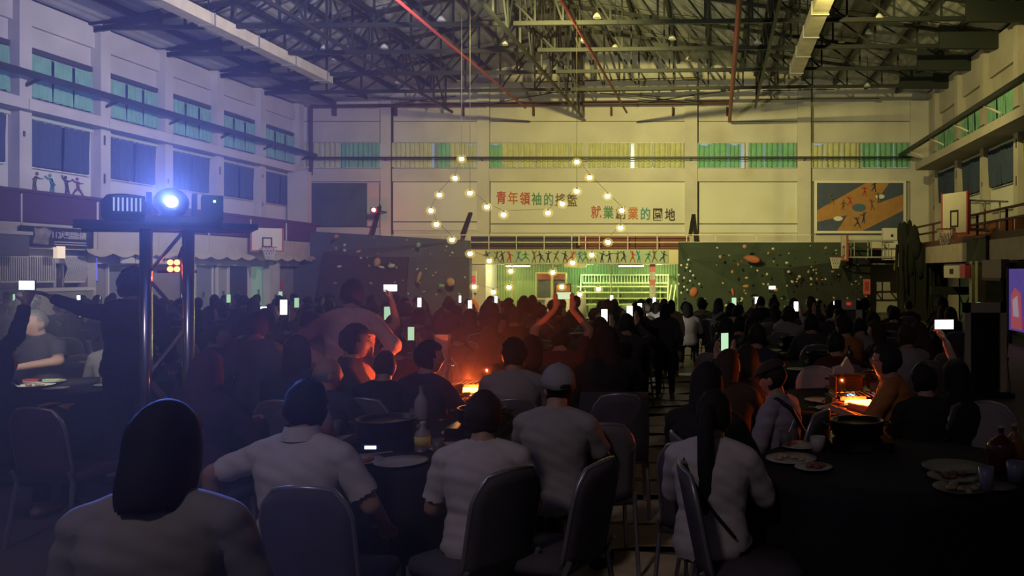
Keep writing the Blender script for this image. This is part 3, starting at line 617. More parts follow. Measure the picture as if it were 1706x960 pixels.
for a, b_, z1, m in ((1560, 1578, 1.6, mat('door_brown', (.10, .05, .03), .6)), (1580, 1600, 1.95, mat('door_cream', (.42, .38, .30), .7)), (1601, 1618, 1.95, mat('door_moss', (.10, .15, .10), .7)), (1640, 1675, 1.9, mat('doorway_black', (.01, .006, .006), .9)), (1500, 1556, 1.9, MATS['doorway_black'])):
    door(a, b_, m, 8.2, z1, rust)
for px in (1622, 1632): p = gR(px, 452, XH-.05); MB().box((XH-.1, p.y, 0), (XH+.12, p.y+.25, 2.06)).build('ground_post', mat('post_yellow', (.45, .40, .20), .7), gr)
# lit poster
e = tag(empty('lit_poster', gR(1694, 500, XH-.1)), 'glowing violet and red poster panel at the hall side', 'poster')
MB().box((0, -.75, -.75), (.06, .55, .75)).build('panel', mat('poster_violet', (.2, .1, .7), .5, emit=(.16, .10, .75), es=.22), e)
MB().prism([(-.4, -.7), (.35, -.7), (.35, .1), (.1, .3), (-.3, .15)], lambda u, v: (0, u, v), lambda u, v: (-.02, u, v)).build('figure_field', mat('poster_rose', (.6, .15, .25), .5, emit=(.8, .12, .2), es=.25), e)
MB().prism([(-.2, -.4), (.15, -.4), (.2, .0), (-.1, .1)], lambda u, v: (-.02, u, v), lambda u, v: (-.035, u, v)).build('pale_field', mat('poster_pale', (.7, .6, .8), .5, emit=(.7, .55, .8), es=.25), e)
for y in (-.8, .6): MB().box((-.03, y-.03, -1.5), (.09, y+.03, .8)).build('frame_post', black_m, e)
# black net bundle with hanging strands
e = tag(empty('hanging_net', (6.9, 30.2, 0)), 'big black net bundle with long strands hanging from the gallery', 'net')
bm_ = MB()
for k in range(16): bm_.ball((random.uniform(-.25, .35), random.uniform(-.6, .6), 2.6+random.uniform(-.6, .75)), (random.uniform(.10, .2), .25, random.uniform(.4, .75)), 8, 5)
tag_net = mat('net_black', (.012, .014, .010), .95)
o = bm_.build('bundle', tag_net, e, True); o['kind'] = 'stuff'
for i in range(34):
    x, y = random.uniform(-.5, 1.1), random.uniform(-.9, .9); z = random.uniform(.2, 1.4)
    MB().tube([(x, y, 2.75), (x+random.uniform(-.05, .05), y, 2.1), (x+random.uniform(-.06, .06), y, z-.1)], random.choice((.02, .03, .05)), 5).build('strand', tag_net, e)
MB().box((-.3, -.4, 0), (.9, .6, 1.95)).build('rolled_base', tag_net, e)
e = tag(empty('folded_trolley', (6.7, 26.0, 0)), 'dark crossed folding frame standing by the doors', 'trolley')
for x in (0, .7):
    MB().bar((x, 0, 0), (x+.5, 0, 1.25), .04).build('cross_bar', steel_d, e); MB().bar((x+.5, 0, 0), (x, 0, 1.25), .04).build('cross_bar', steel_d, e)
MB().box((-.1, -.05, 1.05), (1.4, .05, 1.3)).build('top_panel', steel_d, e)
# white framed monitor stands
def frame_stand(px, Y, top, wd, label, inner):
    e = tag(empty('display_stand', (XY(px, Y), Y, 0)), label, 'stand'); h = top; w_ = wd/2
    MB().box((-w_, -.06, 0), (-w_+.09, .06, h)).build('frame_post', mat('stand_white', (.72, .66, .46), .6), e); MB().box((w_-.09, -.06, 0), (w_, .06, h)).build('frame_post', MATS['stand_white'], e)
    MB().box((-w_, -.06, h-.14), (w_, .06, h)).build('frame_top', MATS['stand_white'], e); MB().box((-w_+.09, -.02, .1), (w_-.09, .03, h-.14)).build('panel', inner, e)
    MB().box((-w_-.05, -.25, 0), (w_+.05, .25, .06)).build('base', black_m, e)
    if px < 1500: MB().box((-.03, -.07, h-.07), (.03, -.06, h-.03)).build('red_mark', mat('mark_red', (.6, .05, .04), .5, emit=(1, .1, .05), es=.3), e)
    return e
frame_stand(1413, 12.6, 1.345, .40, 'pale framed upright stand with red mark near the green climbing wall', mat('stand_panel', (.10, .11, .09), .6))
frame_stand(1640, 12.0, 1.33, .60, 'pale framed dark screen stand by the yellow posts', black_m)

# ---- basketball boards
def hoop(name_label, base, wall, board_yaw, bw, bh, arm):
    e = tag(empty('basketball_hoop', base, board_yaw), name_label, 'hoop')
    MB().box((-bw/2, 0, 0), (bw/2, .05, bh)).build('backboard', mat('board_cream', (.74, .68, .52), .6, noise=.1), e)
    rd = mat('hoop_red', (.40, .05, .04), .5); t = .06
    for a, b_ in (((-bw/2-t, -.01, -t), (-bw/2, .06, bh+.02)), ((bw/2, -.01, -t), (bw/2+t, .06, bh+.02)), ((-bw/2, -.01, -t), (bw/2, .06, 0))): MB().box(a, b_).build('edge_pad', rd, e)
    q = bh*.14; s_ = bw*.17
    for a, b_ in (((-s_, -.012, q), (-s_+.045, 0, q+bh*.38)), ((s_-.045, -.012, q), (s_, 0, q+bh*.38)), ((-s_, -.012, q+bh*.38), (s_, 0, q+bh*.38+.05)), ((-s_, -.012, q), (s_, 0, q+.045))): MB().box(a, b_).build('target_line', black_m, e)
    ring = [(.23*math.cos(a*PI/10), -.32+.23*math.sin(a*PI/10), .1) for a in range(21)]
    MB().tube(ring, .014, 6).build('rim', rd, e); MB().box((-.06, -.1, .06), (.06, 0, .14)).build('rim_bracket', rd, e)
    nt = MB()
    for k in range(12):
        a0, a1 = k*PI/6, (k+1)*PI/6
        for (za, ra, aa), (zb, rb, ab) in ((( .1, .225, a0), (-.12, .17, a1)), ((.1, .225, a1), (-.12, .17, a0)), ((-.12, .17, a0), (-.34, .12, a1)), ((-.12, .17, a1), (-.34, .12, a0))):
            nt.bar((ra*math.cos(aa), -.32+ra*math.sin(aa), za), (rb*math.cos(ab), -.32+rb*math.sin(ab), zb), .012)
    o = nt.build('net', white_p, e); o['kind'] = 'stuff'
    for z in (.1, bh*.8):
        for x in (-.3, .3): MB().bar((x, .05, z), (x*1.2, arm, z), .05).build('arm', grey_rail, e)
        for k in range(1, 4): MB().bar((-.33, arm*k/4, z), (.33, arm*k/4, z), .035).build('cross_brace', grey_rail, e)
    for k in range(3):
        for x in (-.33, .33): MB().bar((x, arm*(k+.5)/3, .1), (x, arm*(k+.5)/3, bh*.8), .035).build('strut', grey_rail, e)
    return e
hoop('basketball board with red pads facing the hall from the violet gallery', P(445, 417, 29.6), 0, R(40), .95, .78, .9)
hoop('edge-on basketball board with white net over the green climbing wall', P(1406, 433, 32.5), 0, R(-88), 1.1, .92, 2.0)
hoop('big basketball board on the near brown gallery, net hidden', P(1590, 388, 23.5), 0, R(-66), 1.0, 1.12, 1.6)
e = tag(empty('fascia_box', P(1484, 433, 33.0)), 'pale upright box panel at the mount of the edge-on basketball board', 'box'); MB().box((-.3, 0, 0), (.25, .3, 1.25)).build('panel', white_p, e); MB().box((.0, -.02, .9), (.1, 0, 1.0)).build('socket', black_m, e)

# ================================================================ LIGHTING TOWER
TX, TYY = XY(279, 5.5), 5.5
TR = R(33); tw = tag(empty('lighting_tower', (TX, TYY, 0), TR), 'square aluminium truss tower with a wide top platform', 'tower')
h = .115
for sx in (-1, 1):
    for sy in (-1, 1): MB().tube([(sx*h, sy*h, .04), (sx*h, sy*h, 2.05)], .034, 12).build('main_tube', chrome, tw, True)
for k in range(6):
    za, zb = .1+k*.33, .1+(k+1)*.33
    for sy in (-1, 1):
        d = 1 if k % 2 else -1
        MB().tube([(-h*d, sy*h, za), (h*d, sy*h, zb)], .011, 6).build('lacing', steel, tw); MB().tube([(sy*h, -h*d, za), (sy*h, h*d, zb)], .011, 6).build('lacing', steel, tw)
MB().box((-.32, -.32, 0), (.32, .32, .03)).build('base_plate', steel_d, tw)
MB().box((-.47, -.28, 2.055), (.50, .28, 2.09)).build('top_platform', mat('platform_dark', (.05, .05, .07), .5), tw)
for y in (-.29, .29): MB().bar((-.47, y, 2.05), (.5, y, 2.065), .025).build('platform_edge', steel_d, tw)
# moving-head spotlight lying on the platform
sp = tag(empty('spotlight', (TX, TYY, 2.09), TR), 'black stage spotlight with blazing blue-white lens on the tower', 'spotlight')
bk = mat('lamp_black', (.03, .03, .04), .45)
MB().box((-.12, -.16, .0), (.30, .2, .045)).build('base', bk, sp)
b = MB(); b.lathe([(.02, -.2), (.085, -.2), (.095, -.1), (.10, .1), (.07, .2), (.02, .22)], k=18)
b.v = [(x+.02, -z, y+.13) for x, y, z in b.v]; b.build('lamp_head', bk, sp, True)
for x in (-.10, .15): MB().box((x-.015, -.05, .03), (x+.015, .08, .2)).build('yoke_arm', bk, sp)
b = MB(); b.lathe([(.001, 0), (.030, 0), (.034, .02), (.001, .021)], k=18); b.v = [(x+.022, -.246+z, y+.13) for x, y, z in b.v]
b.build('lens', mat('lens_glow', (1, 1, 1), .3, emit=(.50, .68, 1), es=160), sp)
MB().box((.19, -.12, .03), (.31, .15, .19)).build('ballast_box', bk, sp); MB().ball((.26, -.125, .15), .007).build('status_light', mat('led_green', (.2, 1, .3), .4, emit=(.3, 1, .3), es=20), sp)
s2 = tag(empty('spotlight', (TX, TYY, 2.09), TR), 'bulging dark lamp with lit cooling louvres beside the blazing lens', 'spotlight')
b = MB(); b.lathe([(.01, 0), (.10, .0), (.12, .05), (.12, .14), (.09, .18), (.01, .19)], k=18); b.build('lamp_head', bk, s2, True, (-.235, .05, 0)); MB().box((-.30, -.075, .055), (-.12, .05, .17)).build('louvre_box', bk, s2)
for k in range(7):
    MB().box((-.286+k*.023, -.088, .07), (-.277+k*.023, -.074, .155)).build('louvre', mat('louvre_lit', (.6, .65, .8), .3, emit=(.5, .6, 1), es=.55), s2)
LP = Vector((TX, TYY, 2.22))+Vector((math.sin(TR), -math.cos(TR), 0))*.29
light('SPOT', 'tower_spot', tuple(LP), 1000, (.13, .22, 1), tuple(LP+Vector((math.sin(TR), -math.cos(TR), .10))*3), .01, 76, 1)
rc = tag(empty('led_cluster_lamp', P(290, 443, 5.75)), 'red orange lamp of four glowing diodes inside the tower', 'lamp')
MB().box((-.05, .0, -.05), (.05, .08, .05)).build('housing', black_m, rc); rg = mat('red_led', (1, .2, .05), .4, emit=(1, .12, .03), es=14)
MB().bar((0, .05, .04), (0, .1, .13), .02).build('clamp', steel_d, rc); MB().bar((-.13, .03, -.04), (.13, .03, -.04), .02).build('cross_bar', steel_d, rc)
for x in (-.023, .023):
    for z in (-.023, .023): MB().ball((x, -.004, z), .019).build('diode', rg, rc)
light('POINT', 'red_lamp_spill', tuple(P(290, 443, 5.6)), .8, (1, .1, .03), None, .004)

# ================================================================ STRINGS OF BULBS
BUL = [[(769,265,22),(758,297,22),(732,325,22),(718,351,22),(727,374,22),(753,400,22),(783,423,22),(815,435,22.5),(851,452,23),(848,479,23.5),(822,487,24),(790,478,24)],
       [(783,322,21),(811,345,21),(839,358,21),(913,355,21),(937,340,21),(961,319,21)],
       [(961,270,22),(982,296,22),(1012,327,22),(1036,351,22),(1034,380,22),(1013,404,22),(986,425,22),(954,438,22.5),(921,454,23),(936,478,23.5),(966,491,24),(997,482,24)]]
for s, (pts, lb) in enumerate(zip(BUL, ('string of glowing yellow bulbs curving down on the slate climbing wall side', 'short string of glowing yellow bulbs sagging before the upper slogan', 'string of glowing yellow bulbs curving down past the lower slogan'))):
    ps = [P(*q) for q in pts]; e = tag(empty('string_light', ps[0]), lb, 'string light')
    q0 = [p-ps[0] for p in ps]; up = Vector((0, 0, .1))
    MB().tube([q0[0]+Vector((0, 0, 8.9-ps[0].z))]+[q+up for q in q0]+([q0[-1]+Vector((0, 0, 8.9-ps[-1].z))] if s == 1 else []), .006, 4).build('cord', mat('cord_clear', (.10, .09, .05), .5), e)
    for q in q0:
        o = MB().ball((0, 0, 0), (.062, .062, .055), 10, 6).build('bulb', bulb_m, e, True, q); MB().ball((0, 0, 0), (.135, .135, .115), 12, 8).build('halo', halo_m, o, True); MB().lathe([(.03, .05), (.028, .1)], k=8).build('socket', black_m, o)  # outer shell is the bulb's bloom, not a glass part
for i, px in enumerate((853, 921, 1018)):
    tag(MB().tube([Vector((XY(px, 24.2), 24.2, 0)), P(px, 440, 24.2)], .018, 6).build('light_pole', fr), f'thin pale pole under the bulb strings, {ordinal(i)} from the slate climbing wall', 'pole')

# ================================================================ HAZE ADDED FOR THE LENS GLARE OF THE TOWER LAMP
hz_ = MB().box((-8.5, .6, .02), (-.9, 9.5, 5.2)).build('haze', None); hm_ = bpy.data.materials.new('glare_haze'); hm_.use_nodes = True
nt = hm_.node_tree; nt.nodes.remove(nt.nodes['Principled BSDF']); vs_ = nt.nodes.new('ShaderNodeVolumeScatter'); vs_.inputs['Density'].default_value = .05; vs_.inputs['Anisotropy'].default_value = .0
nt.links.new(vs_.outputs[0], nt.nodes['Material Output'].inputs['Volume']); hz_.data.materials.append(hm_); hz_['kind'] = 'stuff'; tag(hz_, 'thin haze added as blue lens glare around the tower lamp', 'haze')
# ================================================================ PEOPLE
def V3(*a): return np.array(a, float)
def capsule(mb, p0, p1, r0, r1, k=12, sq=1.0, side=None):
    p0 = Vector(p0); p1 = Vector(p1); d = (p1-p0); L = d.length; d = d/L
    ref = Vector(side) if side is not None else (Vector((1, 0, 0)) if abs(d.x) < .9 else Vector((0, 1, 0)))
    u = (ref-d*ref.dot(d)).normalized(); v = d.cross(u); rings = []
    for t, rr in [(-.95, .3), (-.7, .71), (-.3, .95)]: rings.append((p0+d*(t*r0), r0*rr))
    for t in (.0, .33, .66, 1): rings.append((p0+d*(L*t), r0+(r1-r0)*t))
    for t, rr in [(.3, .95), (.7, .71), (.95, .3)]: rings.append((p1+d*(t*r1), r1*rr))
    mb.loft([[c+(u*math.cos(2*PI*j/k)+v*math.sin(2*PI*j/k)*sq)*r for j in range(k)] for c, r in rings])
def head_local(dx, dy, dz):
    """direction -> point on the head, local axes x right, y forward, z up"""
    x, y, z = .076*dx, .097*dy, .118*dz
    if dz < 0: x *= 1-.30*(-dz)**1.4; y = y*(1-.22*(-dz)) + .018*(-dz)
    if dy < 0 and dz < -.1: y *= 1-.35*min(1, (-dz-.1)/.6)
    g = lambda cx, cz, s: math.exp(-((dx-cx)**2+(dz-cz)**2)/s) if dy > 0 else 0
    y += .024*g(0, -.18, .018) + .012*g(0, -.05, .012) + .006*g(0, .22, .06) - .007*(g(.34, .06, .03)+g(-.34, .06, .03))
    y += .007*g(0, -.50, .02) + .010*g(0, -.86, .05)
    x += (.004 if dx > 0 else -.004)*(g(.6, -.15, .05)+g(-.6, -.15, .05))
    return V3(x, y, z)
def head_mesh(mb, T):
    k, m = 28, 20; rings = []
    for i in range(m+1):
        th = PI*(i+.05)/(m+.1); rings.append([T(head_local(math.sin(th)*math.cos(2*PI*j/k), math.sin(th)*math.sin(2*PI*j/k), -math.cos(th))) for j in range(k)])
    mb.loft(rings)
    for s in (-1, 1):
        kk = 8; rg = []
        for i in range(6):
            th = PI*(i+.1)/5.2; rg.append([T(V3(s*(.076+.012*math.sin(th)*math.cos(2*PI*j/kk)), -.008+.020*math.sin(th)*math.sin(2*PI*j/kk), -.012-.034*math.cos(th))) for j in range(kk)])
        mb.loft(rg)
def hand(mb, wrist, d, n, curl=.5, point=False, fine=True):
    """wrist, direction of the hand, palm normal"""
    d = Vector(d).normalized(); n = Vector(n); n = (n-d*n.dot(d)).normalized(); s = d.cross(n)
    w_ = Vector(wrist); capsule(mb, w_+d*.02, w_+d*.075, .034, .040, 10, .42, s)
    if not fine:
        capsule(mb, w_+d*.08, w_+d*.15+n*.03*curl, .034, .024, 8, .45, s); capsule(mb, w_+d*.03+s*.03, w_+d*.08+s*.055, .015, .012, 6); return
    for i, (o, L) in enumerate(((.036, .072), (.012, .082), (-.012, .076), (-.036, .058))):
        c = 0 if (point and i == 0) else (1.3 if point else curl); b = w_+d*.088+s*o; k = b+(d*math.cos(c*.5)+n*math.sin(c*.5))*L*.5
        capsule(mb, b, k, .0105, .0095, 7); capsule(mb, k, k+(d*math.cos(c*1.4)+n*math.sin(c*1.4))*L*.5, .0095, .008, 7)
    t = w_+d*.03+s*.034; k = t+(d*.5+s*.7+n*.2).normalized()*.04; capsule(mb, t, k, .013, .011, 7); capsule(mb, k, k+(d*.9+s*.15+n*.3*curl).normalized()*.034, .011, .009, 7)
POSES = {}
def pose(name, sit=True, el=((-.24,.14,.74),(.24,.14,.74)), wr=((-.13,.36,.80),(.13,.36,.80)), yaw=0, pitch=0, hd=None, hn=None, curl=.5, point=None, lean=.02, phone=None, wide=1, legs=None):
    z = 0 if sit else .4
    J = dict(sit=sit, pel=V3(0, -.01, .53+z*.93), neck=V3(0, lean, 1.01+z), sh=(V3(-.178*wide, lean-.01, .945+z), V3(.178*wide, lean-.01, .945+z)),
             head=V3(0, lean+.035, 1.150+z), el=[V3(*q) for q in el], wr=[V3(*q) for q in wr], yaw=R(yaw), pitch=R(pitch), hd=hd, hn=hn, curl=curl, point=point, phone=phone, wide=wide)
    if sit: J['hip'] = (V3(-.09, 0, .52), V3(.09, 0, .52)); J['kn'] = (V3(-.14, .43, .51), V3(.14, .43, .51)); J['an'] = (V3(-.14, .42, .09), V3(.14, .42, .09))
    else: J['hip'] = (V3(-.09, 0, .90), V3(.09, 0, .90)); J['kn'] = (V3(-.11, .02, .49), V3(.11, .02, .49)); J['an'] = (V3(-.12, -.01, .085), V3(.12, -.01, .085))
    if legs: J.update(legs)
    POSES[name] = J
pose('sit_table'); pose('sit_table_l', yaw=38); pose('sit_table_r', yaw=-38)
pose('sit_low', el=((-.25,.06,.70),(.25,.06,.70)), wr=((-.14,.30,.62),(.14,.30,.62)), pitch=-14)
pose('sit_arms_out', el=((-.42,.02,.86),(.30,.05,.72)), wr=((-.47,.10,.60),(.26,.26,.58)), wide=1.05)
pose('sit_phone', el=((-.25,.22,.98),(.25,.22,.98)), wr=((-.08,.38,1.14),(.08,.38,1.14)), hd=(0,.2,1), hn=(0,-1,0), curl=1.2, phone=((0,.40,1.28), 0))
pose('sit_phone_high', el=((-.27,.12,1.22),(.27,.12,1.22)), wr=((-.08,.22,1.42),(.08,.22,1.42)), hd=(0,.2,1), hn=(0,-1,0), curl=1.1, phone=((0,.24,1.55), 1))
pose('sit_one_up', el=((-.24,.10,.72),(.30,.14,1.16)), wr=((-.14,.34,.78),(.24,.26,1.40)), curl=1.0, phone=((.23,.28,1.54), 1))
pose('sit_profile_l', yaw=78); pose('sit_profile_r', yaw=-72)
pose('sit_reach', el=((-.26,.20,.78),(.24,.14,.74)), wr=((-.22,.46,.82),(.13,.36,.80)), yaw=50)
pose('stand', sit=False, el=((-.25,-.02,1.10),(.25,-.02,1.10)), wr=((-.25,.08,.86),(.25,.08,.86)))
pose('stand_l', sit=False, el=((-.25,-.02,1.10),(.25,-.02,1.10)), wr=((-.25,.08,.86),(.25,.08,.86)), yaw=40)
pose('stand_phone', sit=False, el=((-.25,.20,1.32),(.25,.20,1.32)), wr=((-.07,.36,1.50),(.07,.36,1.50)), hd=(0,.2,1), hn=(0,-1,0), curl=1.2, phone=((0,.38,1.64), 0))
pose('stand_one_up', sit=False, el=((-.25,-.02,1.10),(.36,.06,1.50)), wr=((-.25,.08,.86),(.27,.14,1.74)), curl=1.0, phone=((.25,.16,1.87), 1))
pose('stand_hips', sit=False, el=((-.43,-.10,1.16),(.43,-.10,1.16)), wr=((-.20,.03,.98),(.20,.03,.98)), hd=None, curl=.9, wide=1.12)
pose('stand_reach', sit=False, el=((-.40,.16,1.36),(.25,.02,1.10)), wr=((-.64,.22,1.46),(.22,.18,.95)), yaw=25)
pose('point_arm', el=((-.28,.06,.82),(.42,.10,.80)), wr=((-.10,.28,.78),(.18,.36,.80)), hd=((1,.3,0),(-1,.25,-.05)), hn=((0,0,-1),(0,0,-1)), point=1, wide=1.08)
SEGN = {}
def build_pose(name, hi):
    J = POSES[name]; mb = MB(); segs = []
    def seg(n, a, b, r0, r1): segs.append((n, V3(*a), V3(*b), r0, r1))
    def limb(n, a, b, r0, r1): capsule(mb, a, b, r0, r1); seg(n, a, b, r0, r1)
    pel, neck, W = J['pel'], J['neck'], J['wide']
    # trunk: elliptical rings along the spine
    rings = []
    for t, rx, ry, dy in ((-.14, .10, .07, 0), (-.10, .155, .115, 0), (0, .172, .13, -.01), (.18, .160, .118, 0), (.36, .150, .108, .005), (.55, .165, .118, .0), (.74, .182, .120, -.012), (.88, .172, .104, -.015), (.95, .135, .085, -.012), (1.0, .085, .068, -.006), (1.05, .058, .056, 0)):
        c = pel+(neck-pel)*t; rings.append([(c[0]+rx*W*math.cos(2*PI*j/20), c[1]+dy+ry*math.sin(2*PI*j/20), c[2]) for j in range(20)])
    mb.loft(rings)
    seg('pelvis', pel-V3(0, 0, .06), pel+V3(0, 0, .05), .15, .15); seg('torso', pel+(neck-pel)*.12, pel+(neck-pel)*.9, .15, .14)
    hc = J['head']; cy, sy = math.cos(J['yaw']), math.sin(J['yaw']); cp, sp_ = math.cos(J['pitch']), math.sin(J['pitch'])
    Rm = np.array([[cy, -sy, 0], [sy, cy, 0], [0, 0, 1]]) @ np.array([[1, 0, 0], [0, cp, -sp_], [0, sp_, cp]])
    J['R'] = Rm
    limb('neck', neck+V3(0, -.005, -.02), hc+V3(0, -.012, -.06), .062, .056)
    head_mesh(mb, lambda p: tuple(hc+Rm @ p)); seg('head', hc-V3(0, 0, .02), hc+V3(0, 0, .03), .10, .10)
    for s in (0, 1):
        limb('torso', neck+V3(0, -.012, -.005), J['sh'][s]+V3(0, -.004, .004), .060, .054)
        sh, el, wr = J['sh'][s], J['el'][s], J['wr'][s]
        limb('uarm', sh, el, .053, .043); limb('farm', el, wr, .043, .029)
        d = (wr-el)/np.linalg.norm(wr-el); hd = J['hd']; hn = J['hn']
        if hd is not None: d = hd[s] if isinstance(hd[0], tuple) else hd
        n = (0, -.3, -1) if hn is None else hn[s] if isinstance(hn[0], tuple) else hn
        if name == 'stand_hips': d = ((.5, .7, -.5), (-.5, .7, -.5))[s]; n = ((1, -.5, 0), (-1, -.5, 0))[s]
        hand(mb, wr, d, n, J['curl'], J['point'] == s, hi); d_ = V3(*d)/np.linalg.norm(V3(*d)); seg('hand', wr+d_*.03, wr+d_*.15, .045, .03)
        hp, kn, an = J['hip'][s], J['kn'][s], J['an'][s]
        limb('thigh', hp, kn, .088, .060); limb('calf', kn, an, .058, .040); to = an+V3(.02*(s*2-1), .15, -.045)
        capsule(mb, an+V3(0, -.03, -.035), to, .045, .036, 10, .8); seg('foot', an+V3(0, -.03, -.04), to, .045, .036)
    me = bpy.data.meshes.new('tmp'); me.from_pydata(mb.v, [], mb.f); o = bpy.data.objects.new('tmp', me); COL.objects.link(o)
    md = o.modifiers.new('r', 'REMESH'); md.mode = 'VOXEL'; md.voxel_size = .0095 if hi else .02
    sm = o.modifiers.new('s', 'SMOOTH'); sm.factor = .5; sm.iterations = 4 if hi else 1
    dg = bpy.context.evaluated_depsgraph_get(); body = bpy.data.meshes.new_from_object(o.evaluated_get(dg)); bpy.data.objects.remove(o)
    body.name = 'person'
    nv = len(body.vertices); co = np.empty(nv*3); body.vertices.foreach_get('co', co); co = co.reshape(-1, 3)
    nr = np.empty(nv*3); body.vertex_normals.foreach_get('vector', nr); nr = nr.reshape(-1, 3)
    best = np.full(nv, 9e9); lab = np.zeros(nv, int); tt = np.zeros(nv)
    for i, (n, a, b, r0, r1) in enumerate(segs):
        d = b-a; t = np.clip(((co-a)@d)/(d@d), 0, 1); q = np.linalg.norm(co-(a+t[:, None]*d), axis=1)/(r0+(r1-r0)*t)
        k = q < best; best[k] = q[k]; lab[k] = i; tt[k] = t[k]
    nm = np.array([s[0] for s in segs])[lab]
    faces = np.array([p.vertices[:] for p in body.polygons if len(p.vertices) == 4])
    def garment(mask, off, gname, wr=.003):
        keep = mask[faces].all(axis=1); f = faces[keep]; ids = np.unique(f); mp = -np.ones(nv, int); mp[ids] = np.arange(len(ids))
        c = co[ids]; o_ = off[ids] if isinstance(off, np.ndarray) else np.full(len(ids), off)
        wv = wr*(np.sin(c[:, 2]*46+c[:, 0]*17)*np.sin(c[:, 0]*31+c[:, 1]*22)+.6*np.sin(c[:, 2]*90+c[:, 1]*60+c[:, 0]*40))
        v = c+nr[ids]*(o_+wv)[:, None]; m = bpy.data.meshes.new(gname); m.from_pydata(v.tolist(), [], mp[f].tolist()); m.update()
        m.polygons.foreach_set('use_smooth', [True]*len(m.polygons)); return m
    body.polygons.foreach_set('use_smooth', [True]*len(body.polygons))
    z = co[:, 2]; low = pel[2]+(-.04 if J['sit'] else -.10)
    tor = ((nm == 'torso') | (nm == 'pelvis')) & (z > low) & (z < neck[2]+.035)
    thighok = (nm == 'thigh') & (z > low+.03) & (tt < .12)
    loose = .012+.012*np.clip(1-(z-pel[2])/(neck[2]-pel[2]), 0, 1)
    short = tor | thighok | ((nm == 'uarm') & (tt < .78)); long_ = tor | thighok | (nm == 'uarm') | ((nm == 'farm') & (tt < .93))
    out = dict(body=body, shirt_short=garment(short, loose, 'shirt'), shirt_long=garment(long_, loose, 'shirt'),
               trousers=garment(((nm == 'pelvis') & (z < pel[2]+.07)) | (nm == 'thigh') | ((nm == 'calf') & (tt < .94)), .009, 'trousers'))
    if hi: out['shoe'] = [garment((nm == 'foot') & (co[:, 0]*s > 0), .008, 'shoe', 0) for s in (-1, 1)]
    return out
CACHE = {}
def pose_meshes(n, hi):
    if (n, hi) not in CACHE: CACHE[(n, hi)] = build_pose(n, hi)
    return CACHE[(n, hi)]
# ---- hair, in head coordinates
def hair_mesh(kind):
    if kind in ('long', 'bob'):
        b = MB(); k = 32; rg = []; L = .36 if kind == 'long' else .17; th = .022 if kind == 'long' else .027
        zs = [(.118+th)*math.sin(R(q)) for q in (86, 76, 64, 52, 40, 28, 16, 5)]+[-.03, -.06]+[-.06-(L-.06)*i/6 for i in range(1, 7)]
        for i, z in enumerate(zs):
            q = min(1, max(0, z)/(.118+th)); w = math.sqrt(max(.003, 1-q*q)); u = max(0, (-.02-z)/(L-.02)); row = []
            for j in range(k):
                a = 2*PI*j/k; c, s_ = math.cos(a), math.sin(a)
                x = ((.076+th*.8)*w-(th*.35*u**2 if kind == 'bob' else -.01*u))*c; y = (.097+th*.8)*w*s_
                if s_ < 0: y -= .012*math.sin(PI*min(1, u))
                if s_ > .30 and z < .066: f = .55; x *= .80; y = .030 if z > -.07 else -.005
                elif s_ > -.1 and z < -.07: y = min(y, .01)
                y -= .045*u if kind == 'long' else .012*u
                wv = .003*math.sin(j*2.4+i*.5)*(1 if z < .1 else 0)
                row.append((x+wv*c, y+wv*s_, z+(.006*math.sin(j*1.7) if i == len(zs)-1 else 0)))
            rg.append(row)
        b.loft(rg)
        me = bpy.data.meshes.new('hair'); me.from_pydata(b.v, [], b.f); me.update(); me.polygons.foreach_set('use_smooth', [True]*len(me.polygons)); return me
    b = MB(); k, m = 26, 16; thick = {'short': .016, 'buzz': .006, 'bald': .004, 'long': .020, 'bob': .022, 'pony': .014, 'curly': .03, 'flat': .018}[kind]
    ring = []; rr = random.Random(hash(kind) % 99 if False else len(kind)*7)
    for i in range(m+1):
        th = PI*.5*0+ (i/m)*PI*.80; row = []
        for j in range(k):
            a = 2*PI*j/k; d = (math.sin(th)*math.cos(a), math.sin(th)*math.sin(a), math.cos(th))
            p = head_local(*d); fr_ = d[1]                       # front
            lim = (.46 if kind != 'bald' else 2) if fr_ > .35 else (.05 if fr_ > .0 else (-.62 if kind not in ('bob', 'long') else -.95))
            if kind == 'bald' and fr_ <= .2: lim = -.55
            if kind == 'buzz' and fr_ > .35: lim = .55
            t = thick*(1.0+.25*math.sin(a*5+i*1.3)+.15*rr.random())
            if kind == 'bald' and d[2] > .30: t = -.004
            if d[2] < lim: t = -.006
            nrm = V3(*d); row.append(tuple(p+nrm*t))
        ring.append(row)
    b.loft(ring[::1], True)
    if kind == 'pony':
        pts = [(0, -.085, .05), (0, -.135, .04), (0, -.165, -.05), (.003, -.165, -.2), (.0, -.155, -.36), (.002, -.150, -.46)]
        b.tube(pts, [.022, .034, .043, .045, .038, .026], 10)
        b.tube([(0, -.10, .045), (0, -.125, .045)], .030, 10)
    if kind == 'curly':
        for i in range(70):
            a, z = rr.random()*2*PI, rr.uniform(-.4, 1); q = math.sqrt(1-z*z); d = (q*math.cos(a), q*math.sin(a), z)
            if d[1] > .35 and z < .5: continue
            p = head_local(*d)*1.13; b.ball(tuple(p), .025, 6, 4)
    me = bpy.data.meshes.new('hair'); me.from_pydata(b.v, [], b.f); me.update(); me.polygons.foreach_set('use_smooth', [True]*len(me.polygons)); return me
HAIRS = {k: hair_mesh(k) for k in ('short', 'buzz', 'bald', 'long', 'bob', 'pony', 'curly')}
